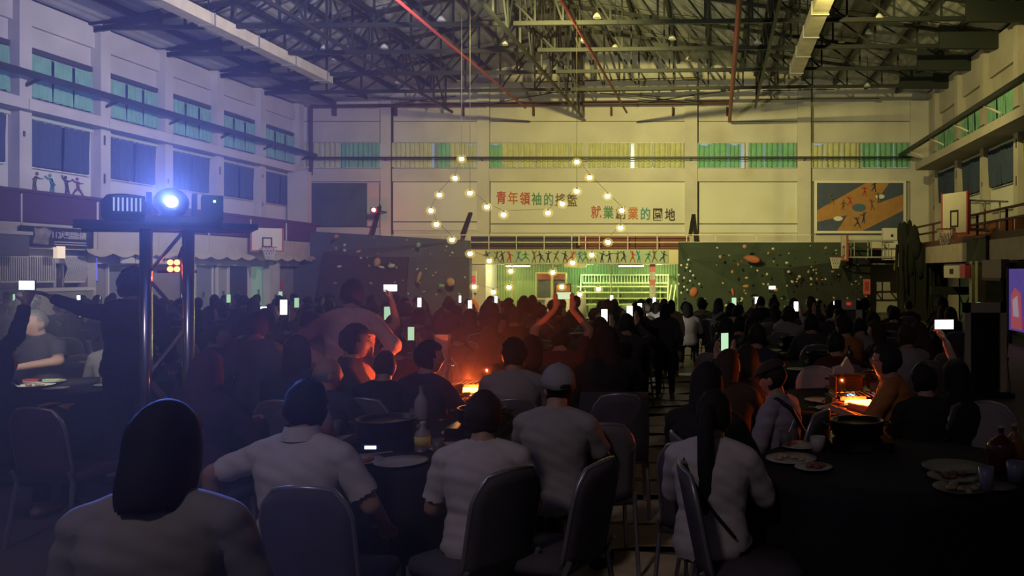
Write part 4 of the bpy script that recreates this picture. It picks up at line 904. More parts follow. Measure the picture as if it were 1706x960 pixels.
def cap_mesh(style):
    b = MB(); k = 24
    if style == 'cap':
        rg = []
        for i in range(9):
            th = PI*.5*(i/8); rg.append([(.092*math.sin(th)*math.cos(2*PI*j/k)+1e-4*math.cos(2*PI*j/k), -.004+.112*math.sin(th)*math.sin(2*PI*j/k)+1e-4*math.sin(2*PI*j/k), .035+.100*math.cos(th)) for j in range(k)])
        b.loft(rg+[[(x*1.0, y*1.0-.004, .0+.004*math.cos(j)) for j, (x, y, z) in enumerate(rg[-1])]]); return b
    rg = []
    for i in range(7):
        th = PI*.5*(i/6); rg.append([(.094*math.sin(th)*math.cos(2*PI*j/k)+1e-4*math.cos(2*PI*j/k), .012+.118*math.sin(th)*math.sin(2*PI*j/k)+1e-4*math.sin(2*PI*j/k), .05+.075*math.cos(th)-.02*math.sin(th)*math.sin(2*PI*j/k)) for j in range(k)])
    b.loft(rg); return b
def visor():
    b = MB(); pts = [(.085*math.cos(PI*j/12), .085*math.sin(PI*j/12)) for j in range(13)]; n = 13
    top = [(x, .02+y, .046) for x, y in pts]+[(x*.95, .02+y+.075*math.sin(PI*j/12), .030) for j, (x, y) in enumerate(pts)]
    vs = top+[(x, y, z-.006) for x, y, z in top]; fs = []
    for j in range(12): fs += [(j, j+1, n+j+1, n+j), (2*n+j, 3*n+j, 3*n+j+1, 2*n+j+1), (n+j, n+j+1, 3*n+j+1, 3*n+j)]
    return b.add(vs, fs)
SKIN = [mat('skin_light', (.50, .31, .22), .55), mat('skin_mid', (.42, .25, .17), .55), mat('skin_tan', (.33, .19, .12), .55)]
HAIRC = {'black': mat('hair_black', (.010, .009, .009), .8), 'brown': mat('hair_brown', (.045, .022, .014), .8), 'grey': mat('hair_grey', (.22, .21, .20), .6), 'red': mat('hair_auburn', (.10, .03, .02), .8)}
SHIRTC = {'black': (.018, .017, .02), 'charcoal': (.05, .048, .055), 'navy': (.025, .032, .065), 'grey': (.12, .12, .13), 'plum': (.06, .025, .045), 'maroon': (.085, .018, .018), 'olive': (.06, .065, .03),
          'brown': (.075, .045, .03), 'pale grey': (.34, .33, .33), 'white': (.60, .57, .56), 'pink': (.70, .48, .46), 'purple': (.20, .08, .42), 'orange': (.50, .20, .06), 'blue': (.06, .14, .36), 'lavender': (.34, .32, .40), 'tan': (.36, .27, .18), 'red': (.36, .05, .04), 'green': (.05, .13, .07)}
def cloth(c): return mat('cloth_'+c.replace(' ', '_'), SHIRTC[c], .88, noise=.18, nscale=9)
TRO = [mat('trousers_black', (.012, .012, .016), .9), mat('trousers_denim', (.025, .035, .065), .9)]
SHOE = mat('shoe_dark', (.02, .02, .02), .6); EYE_W = mat('eye_white', (.6, .58, .55), .3); EYE_D = mat('eye_dark', (.02, .015, .01), .3); LIP = mat('lip', (.32, .12, .10), .5)
eye_b = MB().ball((0, 0, 0), .0125, 8, 6).build('eye', EYE_W).data; pup_b = MB().ball((0, 0, 0), (.006, .004, .006), 8, 5).build('pupil', EYE_D).data
mouth_b = MB().ball((0, 0, 0), (.024, .006, .0065), 10, 5).build('mouth', LIP).data; brow_b = MB().tube([(-.018, 0, 0), (0, .006, .005), (.018, 0, 0)], .0035, 6).build('eyebrow', HAIRC['black']).data
for n in ('eye', 'pupil', 'mouth', 'eyebrow'): bpy.data.objects.remove(bpy.data.objects[n])
PEOPLE = []
ph_body = MB().box((-.037, -.004, -.077), (.037, .004, .077)).build('phone', black_m); ph_scr = MB().box((-.034, -.006, -.072), (.034, -.004, .072)).build('screen', screen_m, ph_body)
ph_tor = MB().ball((.02, .006, .06), .009, 6, 4).build('torch', torch_m, ph_body)
def phone(M, label, scr=None, torch=False, group=None):
    o = ph_body.copy(); COL.objects.link(o); o.matrix_world = M; tag(o, label, 'phone', group)
    s = ph_scr.copy(); COL.objects.link(s); s.parent = o
    if scr: setmat(s, scr)
    if torch: t = ph_tor.copy(); COL.objects.link(t); t.parent = o
    return o
def person(x, y, yaw, pz, label, shirt='black', sleeve='long', hair='short', hc='black', skin=1, hi=False, top=None, scale=1, tro=0, face=False, group=None, scr=None, cap=None, zoff=0, phone_label=None):
    ms = pose_meshes(pz, hi); J = POSES[pz]; ptop = J['head'][2]+.122+(.012 if hair != 'bald' else 0)
    if top is not None: scale = (top-zoff)/ptop
    o = obj('person', ms['body'], SKIN[skin]); setmat(o, SKIN[skin]); o.location = (x, y, zoff); o.rotation_euler = (0, 0, yaw); o.scale = (scale,)*3; tag(o, label, 'person', group)
    s = obj('shirt', ms['shirt_'+sleeve], cloth(shirt), o); setmat(s, cloth(shirt)); s = obj('trousers', ms['trousers'], TRO[tro], o); setmat(s, TRO[tro])
    if hi:
        for q in ms['shoe']: obj('shoe', q, SHOE, o)
    T = Matrix.Translation(Vector(J['head'])) @ Matrix([list(r)+[0] for r in J['R']]+[[0, 0, 0, 1]])
    h = obj('hair', HAIRS[hair], HAIRC[hc], o); setmat(h, HAIRC[hc]); h.matrix_local = T
    if cap:
        cm, cc = cap; c = cap_mesh(cm).build('cap', cc, o, True); c.matrix_local = T; v = visor().build('visor', cc, c, True)
        if cm == 'cap': a_ = MB().ball((0, -.112, .012), (.034, .008, .020), 10, 6).build('adjuster_opening', black_m, c, True); b = MB().ball((0, -.004, .135), .009, 6, 4).build('button', cc, c)
    if face:
        for sx in (-1, 1):
            e = obj('eye', eye_b, EYE_W, o); e.matrix_local = T @ Matrix.Translation((sx*.031, .079, .010)); p = obj('pupil', pup_b, EYE_D, e); p.location = (0, .0115, 0)
            q = obj('eyebrow', brow_b, HAIRC['black'], o); setmat(q, HAIRC[hc]); q.matrix_local = T @ Matrix.Translation((sx*.031, .092, .034))
        q = obj('mouth', mouth_b, LIP, o); q.matrix_local = T @ Matrix.Translation((0, .094, -.062))
    o['_top'] = 0; del o['_top']
    if J['phone'] and scr is not None:
        (a, land) = J['phone']; M = Matrix.Translation((x, y, zoff)) @ Matrix.Rotation(yaw, 4, 'Z') @ Matrix.Scale(scale, 4) @ Matrix.Translation(a) @ (Matrix.Rotation(PI/2, 4, 'Y') if land else Matrix())
        phone(M, phone_label or ' '.join(('lit phone held by '+label.replace(',', '')).split()[:15]), scr)
    PEOPLE.append(o); return o
# ================================================================ CHAIRS AND TABLES
def chair_proto():
    e = empty('banquet_chair'); b = MB()
    # seat pad
    b.loft([[(x*(1-.03*abs(i-1)), y, z) for x, y in ((-.20, -.20), (.20, -.20), (.215, .0), (.21, .17), (.17, .21), (-.17, .21), (-.21, .17), (-.215, 0))] for i, z in enumerate((.42, .445, .475))]); b.build('seat', chair_fab, e, True)
    # curved back with a rounded top
    rows, cols = 9, 9; b = MB(); vs = []
    for side in (0, 1):
        for r in range(rows):
            v = r/(rows-1); hw = .185 if v < .7 else .185*math.sqrt(max(0, 1-((v-.7)/.34)**2*.75))
            for c in range(cols):
                u = c/(cols-1)*2-1; vs.append((u*hw, -.235-.09*v+.035*u*u+(.03 if side else 0), .46+.45*v-.02*u*u*v))
    N = rows*cols; f = []
    for r in range(rows-1):
        for c in range(cols-1):
            a = r*cols+c; f += [(a, a+cols, a+cols+1, a+1), (N+a, N+a+1, N+a+cols+1, N+a+cols)]
    edge = [r*cols for r in range(rows)]+[(rows-1)*cols+c for c in range(1, cols)]+[r*cols+cols-1 for r in range(rows-2, -1, -1)]+[c for c in range(cols-2, 0, -1)]
    for a, q in zip(edge, edge[1:]+edge[:1]): f.append((a, N+a, N+q, q))
    b.add(vs, f); b.build('backrest', chair_fab, e, True)
    MB().tube([(vs[i][0]*1.02, vs[i][1]+.015, vs[i][2]+(.006 if (i//cols) == rows-1 else 0)) for i in edge[:rows*2+cols-2]], .012, 6).build('back_frame', chair_met, e, True)
    for s in (-1, 1):
        MB().tube([(s*.19, .19, .44), (s*.21, .22, 0)], .013, 6).build('leg', chair_met, e); MB().tube([(s*.20, -.235, .5), (s*.20, -.20, .42), (s*.215, -.27, 0)], .013, 6).build('leg', chair_met, e)
    MB().tube([(-.205, .205, .2), (.205, .205, .2)], .009, 6).build('stretcher', chair_met, e)
    return e
CH0 = chair_proto(); CH_USED = [False]
def chair_back(px, Y, yaw, label, fab=None): return chair(XY(px, Y)-.30*math.sin(R(yaw)), Y+.30*math.cos(R(yaw)), R(yaw), label, fab)
def chair(x, y, yaw, label, fab=None, group=None):
    c = copy_tree(CH0, (x, y, 0), yaw) if CH_USED[0] else CH0
    if not CH_USED[0]: CH_USED[0] = True; c.location = (x, y, 0); c.rotation_euler = (0, 0, yaw)
    tag(c, label, 'chair', group)
    for ch in c.children:
        if ch.name.startswith(('seat', 'backrest')): setmat(ch, fab or chair_fab)
    return c
def table_proto():
    e = empty('round_table'); MB().lathe([(.74, .70), (.75, .705), (.75, .725), (.74, .73)], k=36).build('tabletop', mat('table_wood', (.2, .13, .08), .6), e)
    for a in range(4): x, y = .45*math.cos(PI/4+a*PI/2), .45*math.sin(PI/4+a*PI/2); MB().tube([(x, y, 0), (x*.9, y*.9, .7)], .018, 6).build('leg', steel_d, e)
    return e
TB0 = table_proto(); k = 72; rg = [[(r*math.cos(2*PI*j/k), r*math.sin(2*PI*j/k), .738) for j in range(k)] for r in (.01, .5)]
for z, am in ((.738, 0), (.70, .006), (.4, .025), (.06, .045)): rg.append([((.757+am*(.6+math.sin(j*PI/3)*1.0))*math.cos(2*PI*j/k), (.757+am*(.6+math.sin(j*PI/3)))*math.sin(2*PI*j/k), z) for j in range(k)])
b = MB(); b.loft(rg[::-1], True); TC0 = b.build('tablecloth', cloth_blk, None, True); T_USED = [0]
def table(x, y, where, group='round banquet tables'):
    first = T_USED[0] == 0; T_USED[0] += 1
    t = TB0 if first else copy_tree(TB0); t.location = (x, y, 0); tag(t, 'round table under black cloth, '+where, 'table', group)
    c = TC0 if first else copy_tree(TC0); c.location = (x, y, 0); tag(c, 'black floor-length cloth over the table, '+where, 'tablecloth', 'black tablecloths'); c.rotation_euler = (0, 0, x+y)
# ---- tableware
TZ = .741
def plate(x, y, label, r=.10, m=None, food=None, z=TZ):
    e = tag(empty('plate', (x, y, z)), label, 'plate'); MB().lathe([(.05*r/.1, 0), (.06*r/.1, .004), (r, .016), (r, .020), (.06*r/.1, .009), (.001, .008)], k=20).build('dish', m or mat('plate_white', (.46, .44, .42), .4), e, True)
    if food:
        b = MB()
        for i in range(6): b.ball((random.uniform(-.05, .05)*r/.1, random.uniform(-.04, .04)*r/.1, .02), (.022, .018, .013), 7, 4)
        o = b.build('food', food, e, True); o['kind'] = 'stuff'
    return e
def bottle(x, y, label, hgt=.26, r=.034, m=None, lab=None, capm=None, z=TZ, liquid=None):
    e = tag(empty('bottle', (x, y, z)), label, 'bottle')
    MB().lathe([(r*.9, 0), (r, .008), (r, hgt*.58), (r*.85, hgt*.66), (.014, hgt*.80), (.014, hgt*.93), (.017, hgt*.94), (.017, hgt*.955)], k=18).build('glass_body', m or mat('bottle_green', (.02, .06, .03), .12), e, True)
    MB().lathe([(.016, hgt*.95), (.016, hgt), (.001, hgt)], k=12).build('cap', capm or mat('cap_red', (.4, .06, .05), .4), e)
    if lab: MB().lathe([(r*1.03, hgt*.18), (r*1.03, hgt*.52)], k=18).build('label', lab, e, True)
    return e
def glass(x, y, label, hgt=.10, r=.032, z=TZ, m=None):
    e = tag(empty('drinking_glass', (x, y, z)), label, 'glass'); MB().lathe([(.001, 0), (r*.8, 0), (r, hgt), (r*.93, hgt), (r*.74, .008), (.001, .008)], k=16).build('tumbler', m or mat('cup_clear', (.55, .58, .58), .08, trans=.8), e, True); MB().lathe([(r*.76, .009), (r*.84, hgt*.45), (.001, hgt*.45)], k=14).build('drink', mat('tea', (.20, .09, .02), .2), e); return e
def hotpot(x, y, label, led=None, z=TZ, r=.17):
    e = tag(empty('hot_pot', (x, y, z)), label, 'hot pot')
    MB().box((-r-.03, -r-.05, 0), (r+.03, r+.03, .06)).build('cooker_base', mat('cooker_black', (.01, .01, .014), .25), e); MB().lathe([(r*.85, .062), (r, .075), (r, .15), (r*1.06, .155), (r*1.06, .162), (r*.95, .16), (r*.95, .09), (.001, .085)], k=28).build('pot', mat('pot_dark', (.03, .03, .035), .35, .5), e, True)
    MB().lathe([(r*.93, .135), (.001, .137)], k=24).build('broth', mat('broth', (.10, .05, .02), .3), e)
    for s in (-1, 1): MB().tube([(s*r, -.04, .135), (s*(r+.045), -.03, .14), (s*(r+.045), .03, .14), (s*r, .04, .135)], .008, 6).build('handle', steel_d, e, True)
    MB().box((-.055, -r-.056, .012), (.055, -r-.049, .048)).build('control_panel', black_m, e)
    if led: MB().box((-.035, -r-.060, .022), (.03, -r-.055, .04)).build('display', led, e)
    return e
def chopsticks(x, y, rz, label):
    e = tag(empty('chopsticks', (x, y, TZ), rz), label, 'chopsticks')
    for d in (-.006, .008): MB().tube([(d, -.11, .006), (d*.6, .11, .006)], .004, 5).build('stick', mat('wood_pale', (.35, .26, .15), .6), e)
def grill(x, y, rz, label, strength, power):
    e = tag(empty('tabletop_heater', (x, y, TZ), rz), label, 'heater'); gl_ = mat('heater_bar', (1, .5, .2), .4, emit=(1, .34, .03), es=strength)
    MB().box((-.20, -.13, 0), (.20, .13, .035)).build('base', mat('heater_body', (.05, .04, .04), .5), e)
    for sx in (-.19, .19): MB().box((sx-.012, -.12, .035), (sx+.012, .12, .10)).build('end_plate', steel_d, e)
    MB().tube([(-.095, -.09, .055), (.10, -.09, .055)], .021, 10).build('heating_bar', gl_, e, True); MB().tube([(-.095, .05, .065), (.10, .05, .065)], .016, 10).build('heating_bar', mat('heater_bar_dim', (1, .4, .1), .4, emit=(1, .10, .015), es=2.5), e, True)
    for i in range(9): MB().bar((-.17+i*.0425, -.11, .10), (-.17+i*.0425, .12, .10), .006).build('grate_bar', steel, e)
    b = MB()
    for a, q in (((-.17, -.11, .10), (-.17, .12, .25)), ((.17, -.11, .10), (.17, .12, .25)), ((-.17, .115, .10), (.17, .12, .25))): b.box(a, (q[0]+.004, q[1]+.003, q[2]))
    b.build('glass_screen', glass_m, e)
    for sx in (-.17, .17): MB().bar((sx, -.11, .10), (sx, -.11, .25), .008).build('screen_post', chrome, e)
    c, s_ = math.cos(rz), math.sin(rz); lx, ly = 0, -.16
    light('POINT', 'heater_light', (x+c*lx-s_*ly, y+s_*lx+c*ly, TZ+.16), power, (1, .13, .02), None, .004)
    return e
amber = mat('bottle_amber', (.25, .09, .01), .15); ylab = mat('label_yellow', (.65, .52, .10), .5); wlab = mat('label_white', (.5, .48, .45), .6); clr = mat('bottle_clear', (.55, .55, .58), .08, trans=.6)
food_m = mat('food_brown', (.22, .10, .05), .6); food_p = mat('food_pale', (.45, .35, .22), .6); food_r = mat('food_meat', (.28, .10, .08), .5)
# --- table one, between collar shirt and white t-shirt
T1 = (-1.86, 5.15); table(*T1, 'in front of the man in the white collared shirt')
hotpot(T1[0]-.12, T1[1]-.12, 'black hot pot with blue lit display on the table before the collared man', mat('led_blue', (.2, .3, 1), .4, emit=(.18, .25, 1), es=9))
hotpot(T1[0]+.34, T1[1]+.28, 'second dark pot behind the bottle with the yellow label', r=.15)
bottle(XY(704, 4.85), 4.85, 'short bottle with shiny yellow label next to the hot pot', .17, .045, clr, ylab, wlab)
bottle(XY(702, 5.6), 5.6, 'tall pale carton-like bottle with amber lit neck behind the hot pots', .28, .045, mat('bottle_pale', (.30, .29, .33), .6), None, amber)
bottle(XY(544, 5.05), 5.05, 'clear bottle with pinkish drink beside the collared man', .25, .038, clr, mat('label_pink', (.25, .07, .08), .6), wlab)
for px, Y, r, fd, lb in ((575, 4.9, .13, food_p, 'plate of scraps beside the pink drink bottle'), (600, 4.55, .12, food_r, 'plate with reddish meat at the near table edge'), (668, 4.52, .14, None, 'wide empty white plate at the near table edge'), (590, 5.15, .12, None, 'stack-like pale plate behind the scraps plate'), (752, 4.9, .13, food_m, 'plate with chopsticks beside the white t-shirt boy'), (765, 5.35, .11, None, 'small plate behind the second dark pot'), (758, 4.62, .10, food_p, 'plate at the elbow of the white t-shirt boy'), (640, 5.6, .12, food_m, 'dark food plate behind the blue lit pot')):
    plate(XY(px, Y), Y, lb, r, None, fd)
chopsticks(XY(745, 4.75), 4.75, .8, 'pair of chopsticks beside the yellow label bottle'); chopsticks(XY(620, 4.75), 4.75, -1.0, 'pair of chopsticks between hot pot and near plates'); chopsticks(XY(780, 5.05), 5.05, .5, 'pair of chopsticks near the second dark pot')
for px, Y, lb in ((730, 4.7, 'glass near the elbow of the t-shirt boy'), (560, 5.3, 'glass behind the pink drink bottle'), (690, 5.75, 'glass next to the amber necked bottle')): glass(XY(px, Y), Y, lb)
# --- table two with the bright heater
T2 = (XY(765, 7.3), 7.35); table(*T2, 'carrying the brightest orange heater')
grill(XY(787, 7.0), 7.05, 0, 'bright orange glowing table heater with clear glass hood on the middle table', 22, 42)
glass(XY(765, 6.75), 6.75, 'tall glass lit orange at the edge before the heater', .13); glass(XY(778, 6.72), 6.72, 'short glass lit orange beside the tall one', .07)
bottle(XY(748, 7.3), 7.3, 'bottle lit orange behind the heater', .24, .03)
for px, Y, fd, lb in ((748, 6.95, food_p, 'plate lit orange on the dark-haired neighbour side'), (800, 6.72, None, 'plate lit orange in front of the heater'), (730, 7.3, food_m, 'plate behind the orange lit bottle')): plate(XY(px, Y), Y, lb, .12, None, fd)
b = MB(); b.box((-.06, -.05, 0), (.06, .05, .46)); tag(b.build('paper_bag', mat('bag_pale', (.42, .40, .42), .8, noise=.5, nscale=14), None, False, (XY(738, 7.7), 7.7, TZ)), 'tall pale printed paper bag on the table behind the heater', 'bag')
# --- table three with the other heater
T3 = (XY(1408, 6.7), 6.75); table(*T3, 'carrying the red heater beside the red-lit man')
grill(XY(1425, 6.35), 6.38, .1, 'glowing red table heater on the table before the red-lit man with glasses', 18, 15)
hotpot(XY(1412, 7.05), 7.05, 'black cooker with light blue display behind the red heater', mat('led_cyan', (.2, .5, 1), .4, emit=(.12, .38, 1), es=5), r=.14)
for px, Y, fd, lb in ((1385, 6.3, food_r, 'plate of red-lit food beside the heater'), (1455, 6.5, food_m, 'plate between the heater and the red-lit man'), (1365, 6.7, None, 'pale plate at the far rim of the heater table'), (1385, 6.6, food_m, 'small dish by the heater bottles')): plate(XY(px, Y), Y, lb, .12, None, fd)
bottle(XY(1402, 6.75), 6.75, 'bottle lit red standing at the heater glass', .22, .03); glass(XY(1455, 6.9), 6.9, 'glass at the heater glass hood', .12); glass(XY(1462, 6.6), 6.6, 'glass in front of the red-lit man', .11); chopsticks(XY(1370, 6.35), 6.35, 1.1, 'chopsticks lit red beside the heater')
b = MB(); b.prism([(-.10, 0), (.10, 0), (.085, .2), (.03, .30), (-.02, .22), (-.085, .2)], lambda u, v: (u, .05, v), lambda u, v: (u, -.05, v)); tag(b.build('plastic_bag', mat('bag_clear', (.4, .38, .36), .5), None, False, (XY(1405, 7.25), 7.25, TZ)), 'pale plastic bag standing behind the blue display cooker', 'bag')
# --- table four, next to the ponytail woman
T4 = (XY(1490, 4.5), 4.5); table(*T4, 'before the woman with the ponytail')
for px, Y, r, fd, lb in ((1318, 4.6, .14, food_p, 'wide plate of food at the ponytail table rim'), (1335, 4.95, .12, None, 'pale plate behind the wide food plate'), (1355, 4.4, .1, food_m, 'dark dish nearer than the wide food plate')): plate(XY(px, Y), Y, lb, r, None, fd)
glass(XY(1308, 4.95), 4.95, 'glass with a straw on the ponytail table', .10, .042); MB().tube([(XY(1308, 4.95), 4.95, TZ+.03), (XY(1308, 4.95)+.05, 4.95, TZ+.16)], .004, 6).build('straw', white_p); tag(bpy.data.objects['straw'], 'white straw leaning in the glass on the ponytail table', 'straw')
glass(XY(1362, 4.85), 4.85, 'pale cup next to the straw glass', .085, .045, m=mat('cup_pale', (.4, .38, .36), .6)); hotpot(XY(1430, 4.95), 4.98, 'unlit dark hot pot on the ponytail table', r=.15)
# --- its far side with the brown jug
bottle(XY(1668, 4.35), 4.35, 'big dark brown jug on the table at the dark side', .24, .075, mat('jug_brown', (.09, .02, .012), .25), None, wlab)
bottle(XY(1690, 4.5), 4.5, 'amber bottle beside the dark brown jug', .22, .05, mat('bottle_orange', (.30, .13, .03), .25), None, wlab)
glass(XY(1643, 3.95), 3.95, 'bluish glass in front of the brown jug', .12, .036, m=mat('cup_blue', (.25, .26, .34), .15)); glass(XY(1692, 4.15), 4.15, 'wide bluish cup below the amber bottle', .10, .045, m=MATS['cup_blue'])
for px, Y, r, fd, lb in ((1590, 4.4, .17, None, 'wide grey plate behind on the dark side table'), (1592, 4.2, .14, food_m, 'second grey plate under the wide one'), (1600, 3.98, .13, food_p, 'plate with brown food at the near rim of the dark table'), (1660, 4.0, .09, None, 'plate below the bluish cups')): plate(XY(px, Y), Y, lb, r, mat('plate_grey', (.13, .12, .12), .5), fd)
# --- table six, lit white at the violet side
T6 = (XY(125, 7.6), 7.6); table(*T6, 'lit white by a phone torch on the violet side')
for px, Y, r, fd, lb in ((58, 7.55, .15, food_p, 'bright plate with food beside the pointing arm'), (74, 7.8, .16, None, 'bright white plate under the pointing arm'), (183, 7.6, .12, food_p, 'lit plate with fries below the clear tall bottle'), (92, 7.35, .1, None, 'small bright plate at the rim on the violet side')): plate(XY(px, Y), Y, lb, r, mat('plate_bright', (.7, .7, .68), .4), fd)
bottle(XY(178, 7.7), 7.7, 'tall clear bottle with amber drink near the tower', .34, .055, clr, None, wlab); 
e = tag(empty('snack_cup', (XY(189, 7.45), 7.45, TZ)), 'cup of golden fries by the tall clear bottle', 'cup'); MB().lathe([(.03, 0), (.045, .1), (.04, .1), (.026, .01)], k=14).build('cup', white_p, e)
for i in range(10): a = i*.63; MB().bar((.02*math.cos(a), .02*math.sin(a), .02), (.045*math.cos(a), .045*math.sin(a), .15+.01*(i % 3)), .011).build('fry', mat('fry', (.55, .35, .08), .6), e)
for i, (px, c) in enumerate(((58, cR), (84, mat('label_lime', (.5, .6, .3), .6)))): tag(MB().box((-.09, -.03, 0), (.09, .03, .02)).build('snack_packet', c, None, False, (XY(px, 7.7), 7.7, TZ+.03)), ['red snack packet on the bright plates', 'lime snack packet on the bright plates'][i], 'packet')
light('SPOT', 'phone_torch_light', (XY(45, 7.1), 7.1, 1.62), 60, (1, .92, .80), (XY(72, 8.0), 8.0, 1.0), .02, 74, .7)
light('SPOT', 'phone_torch_light', (XY(215, 7.3), 7.3, 1.3), 9, (1, .92, .80), (XY(182, 7.6), 7.6, .85), .02, 60, .7)
light('POINT', 'phone_torch_light', tuple(P(1096, 512, 14.4)), 5, (1, .93, .75), None, .02)

# ================================================================ THE GUESTS NEAR THE CAMERA
def guest(px, top_px, Y, yaw, pz, label, shirt, ztop=None, **kw):
    zt = H+(VY-top_px)/F*Y
    return person(XY(px, Y), Y, R(yaw), pz, label, shirt, top=zt, **kw)
person(XY(258, 2.25), 2.25, R(12), 'sit_low', 'dark-haired person in pale shirt sitting closest, below the lighting tower', 'pale grey', 'short', 'bob', 'black', hi=True, top=1.42, zoff=.19)
chair(XY(245, 2.0), 2.0, R(14), 'chair of the pale shirt person sitting closest')
guest(500, 634, 3.75, -4, 'sit_arms_out', 'man in white collared shirt with one elbow out, back turned', 'white', sleeve='short', hair='short', hi=True)
cp_ = PEOPLE[-1]; c = MB(); J = POSES['sit_arms_out']; cc = J['neck']
rg = [[(cc[0]+(.066+.010*i)*math.cos(2*PI*j/20)*1.05, cc[1]-.008+(.066+.010*i)*math.sin(2*PI*j/20), cc[2]+.075-.030*i) for j in range(20)] for i in range(3)]; c.loft(rg, False); c.build('collar', cloth('white'), cp_, True)
chair_back(500, 3.36, -2, 'dark chair with rounded top behind the white collared shirt')
guest(803, 653, 3.95, 8, 'sit_low', 'person in white t-shirt with red-lit hair, leaning to the table', 'white', sleeve='short', hair='short', hc='brown', hi=True)
chair_back(856, 3.68, 54, 'turned chair behind the white t-shirt with red-lit hair')
guest(925, 607, 4.6, -6, 'sit_table_l', 'man in pale baseball cap and grey shirt, seen from behind', 'pale grey', sleeve='short', hair='buzz', hi=True, cap=('cap', mat('cap_pale', (.30, .29, .30), .85)), scale=1)
chair_back(1008, 3.85, 68, 'empty turned chair with pale edge next to the baseball cap man')
chair_back(1003, 4.75, 14, 'pale covered chair behind the grey shirt of the cap man', mat('cover_grey', (.16, .15, .16), .9))
guest(1185, 650, 3.95, -14, 'sit_table', 'woman in white sweater with long dark ponytail', 'white', sleeve='long', hair='pony', hi=True, tro=1)
w_ = PEOPLE[-1]; MB().tube([(-.11, .0, 1.0), (-.115, -.09, .95), (-.05, -.150, .86), (.05, -.158, .73), (.15, -.12, .60)], .008, 6).build('bag_strap', black_m, w_)
chair_back(1136, 3.75, -82, 'chair with dark back of the ponytail woman'); chair_back(1122, 4.5, -80, 'dark chair along the aisle behind the ponytail woman')
guest(1172, 606, 4.75, -20, 'sit_table', 'woman in black with smooth dark hair, in front of the ponytail woman', 'black', hair='bob', hi=True)
guest(1300, 598, 5.35, 62, 'sit_low', 'man in flat cap and lavender shirt with shoulder strap', 'lavender', sleeve='long', hair='buzz', hi=True, cap=('flat', mat('cap_brown', (.035, .025, .02), .8)), face=True)
w_ = PEOPLE[-1]; MB().tube([(-.11, .07, 1.0), (-.12, -.03, 1.035), (-.09, -.12, .97), (.05, -.165, .78), (.16, -.10, .6)], .014, 6).build('shoulder_strap', black_m, w_)
chair(XY(1300, 5.35), 5.35, R(62), 'chair of the flat cap man')
guest(1490, 571, 5.85, 66, 'sit_table', 'red-lit man with glasses in profile at the red heater', 'orange', sleeve='short', hair='short', hi=True, face=True)
w_ = PEOPLE[-1]; J = POSES['sit_table']; gz = J['head']; g = MB()
for s in (-1, 1): g.tube([(gz[0]+s*.033+.022*math.cos(a*PI/6), gz[1]+.107, gz[2]+.008+.017*math.sin(a*PI/6)) for a in range(13)], .0022, 5); g.tube([(gz[0]+s*.055, gz[1]+.105, gz[2]+.012), (gz[0]+s*.082, gz[1], gz[2]+.012)], .0022, 5)
g.build('glasses', mat('glasses_frame', (.3, .3, .3), .3, .8), w_)
chair(XY(1522, 5.75), 5.7, R(62), 'chair with shiny edge behind the red-lit man')
guest(578, 539, 6.4, -72, 'sit_table', 'man in dark jacket with red-lit face turned to the heater', 'charcoal', hair='short', hi=True, face=True)
guest(538, 597, 5.6, -8, 'sit_table_r', 'bald-crowned man in dark jacket behind the collared shirt', 'charcoal', hair='bald', hc='grey', hi=True)
guest(636, 583, 6.1, -6, 'sit_table', 'close-cropped man with red rim light on his head, dark jacket', 'black', hair='buzz', hc='brown', hi=True)
guest(706, 568, 6.1, -24, 'sit_table_r', 'dark-haired guest with red-lit edge beside the heater', 'navy', hair='short', hi=True)
guest(855, 563, 6.2, 12, 'sit_table_l', 'guest in pinkish grey shirt close to the heater, back turned', 'pale grey', sleeve='short', hair='short', hi=True)
guest(884, 560, 6.75, 10, 'sit_table', 'dark-haired guest half hidden by the pinkish grey shirt', 'charcoal', hair='bob')
guest(813, 543, 8.3, 0, 'sit_low', 'guest with big hood of auburn hair behind the heater', 'brown', hair='long', hc='red')
guest(1010, 543, 6.6, 12, 'sit_table_l', 'long-haired woman in dark top at the aisle, red rim light', 'black', hair='long', hc='brown', hi=True)
chair(XY(1030, 6.2), 6.2, R(8), 'chair at the aisle with a dark jacket over it')
e = tag(MB().loft([[(.24*s*(1+.05*math.sin(j)), -.25-.03*j*.4, .92-.16*j) for s in (-1, -.5, 0, .5, 1)]+[(.24*s, -.21-.03*j*.4, .92-.16*j) for s in (1, .5, 0, -.5, -1)] for j in range(4)]).build('jacket', cloth('charcoal'), None, True, (XY(1030, 6.2), 6.2, 0)), 'dark jacket draped over the aisle chair', 'jacket')
guest(932, 541, 7.9, 0, 'sit_phone_high', 'guest in dark red top holding a phone up with both arms', 'maroon', hair='short', scr=screen_g, sleeve='short')
guest(582, 465, 6.9, -6, 'stand_hips', 'standing man in pink shirt with hands on hips', 'pink', hair='short', hi=True)
guest(600, 510, 7.6, -4, 'stand_one_up', 'person in tan shirt raising a bright phone beside the pink shirt', 'tan', sleeve='short', hair='short', hi=True, scr=screen_m)
guest(515, 520, 7.0, 20, 'stand_l', 'guest in pale shirt leaning behind the hands-on-hips man', 'pale grey', hair='short')
guest(216, 448, 7.0, 12, 'stand_reach', 'tall standing man in black stretching an arm, beside the tower', 'black', sleeve='long', hair='curly', hi=True)
guest(69, 512, 8.3, 165, 'point_arm', 'older grey-haired man in dark shirt pointing across the bright plates', 'charcoal', sleeve='short', hair='buzz', hc='grey', hi=True, face=True, skin=0)
guest(-62, 535, 6.6, -12, 'sit_one_up', 'dark guest at the edge holding up a phone, violet side', 'black', hair='long', hi=True, scr=screen_c)
guest(-14, 575, 5.6, -15, 'sit_table', 'dark long-haired guest at the violet edge in front of the pointing man', 'black', hair='long')
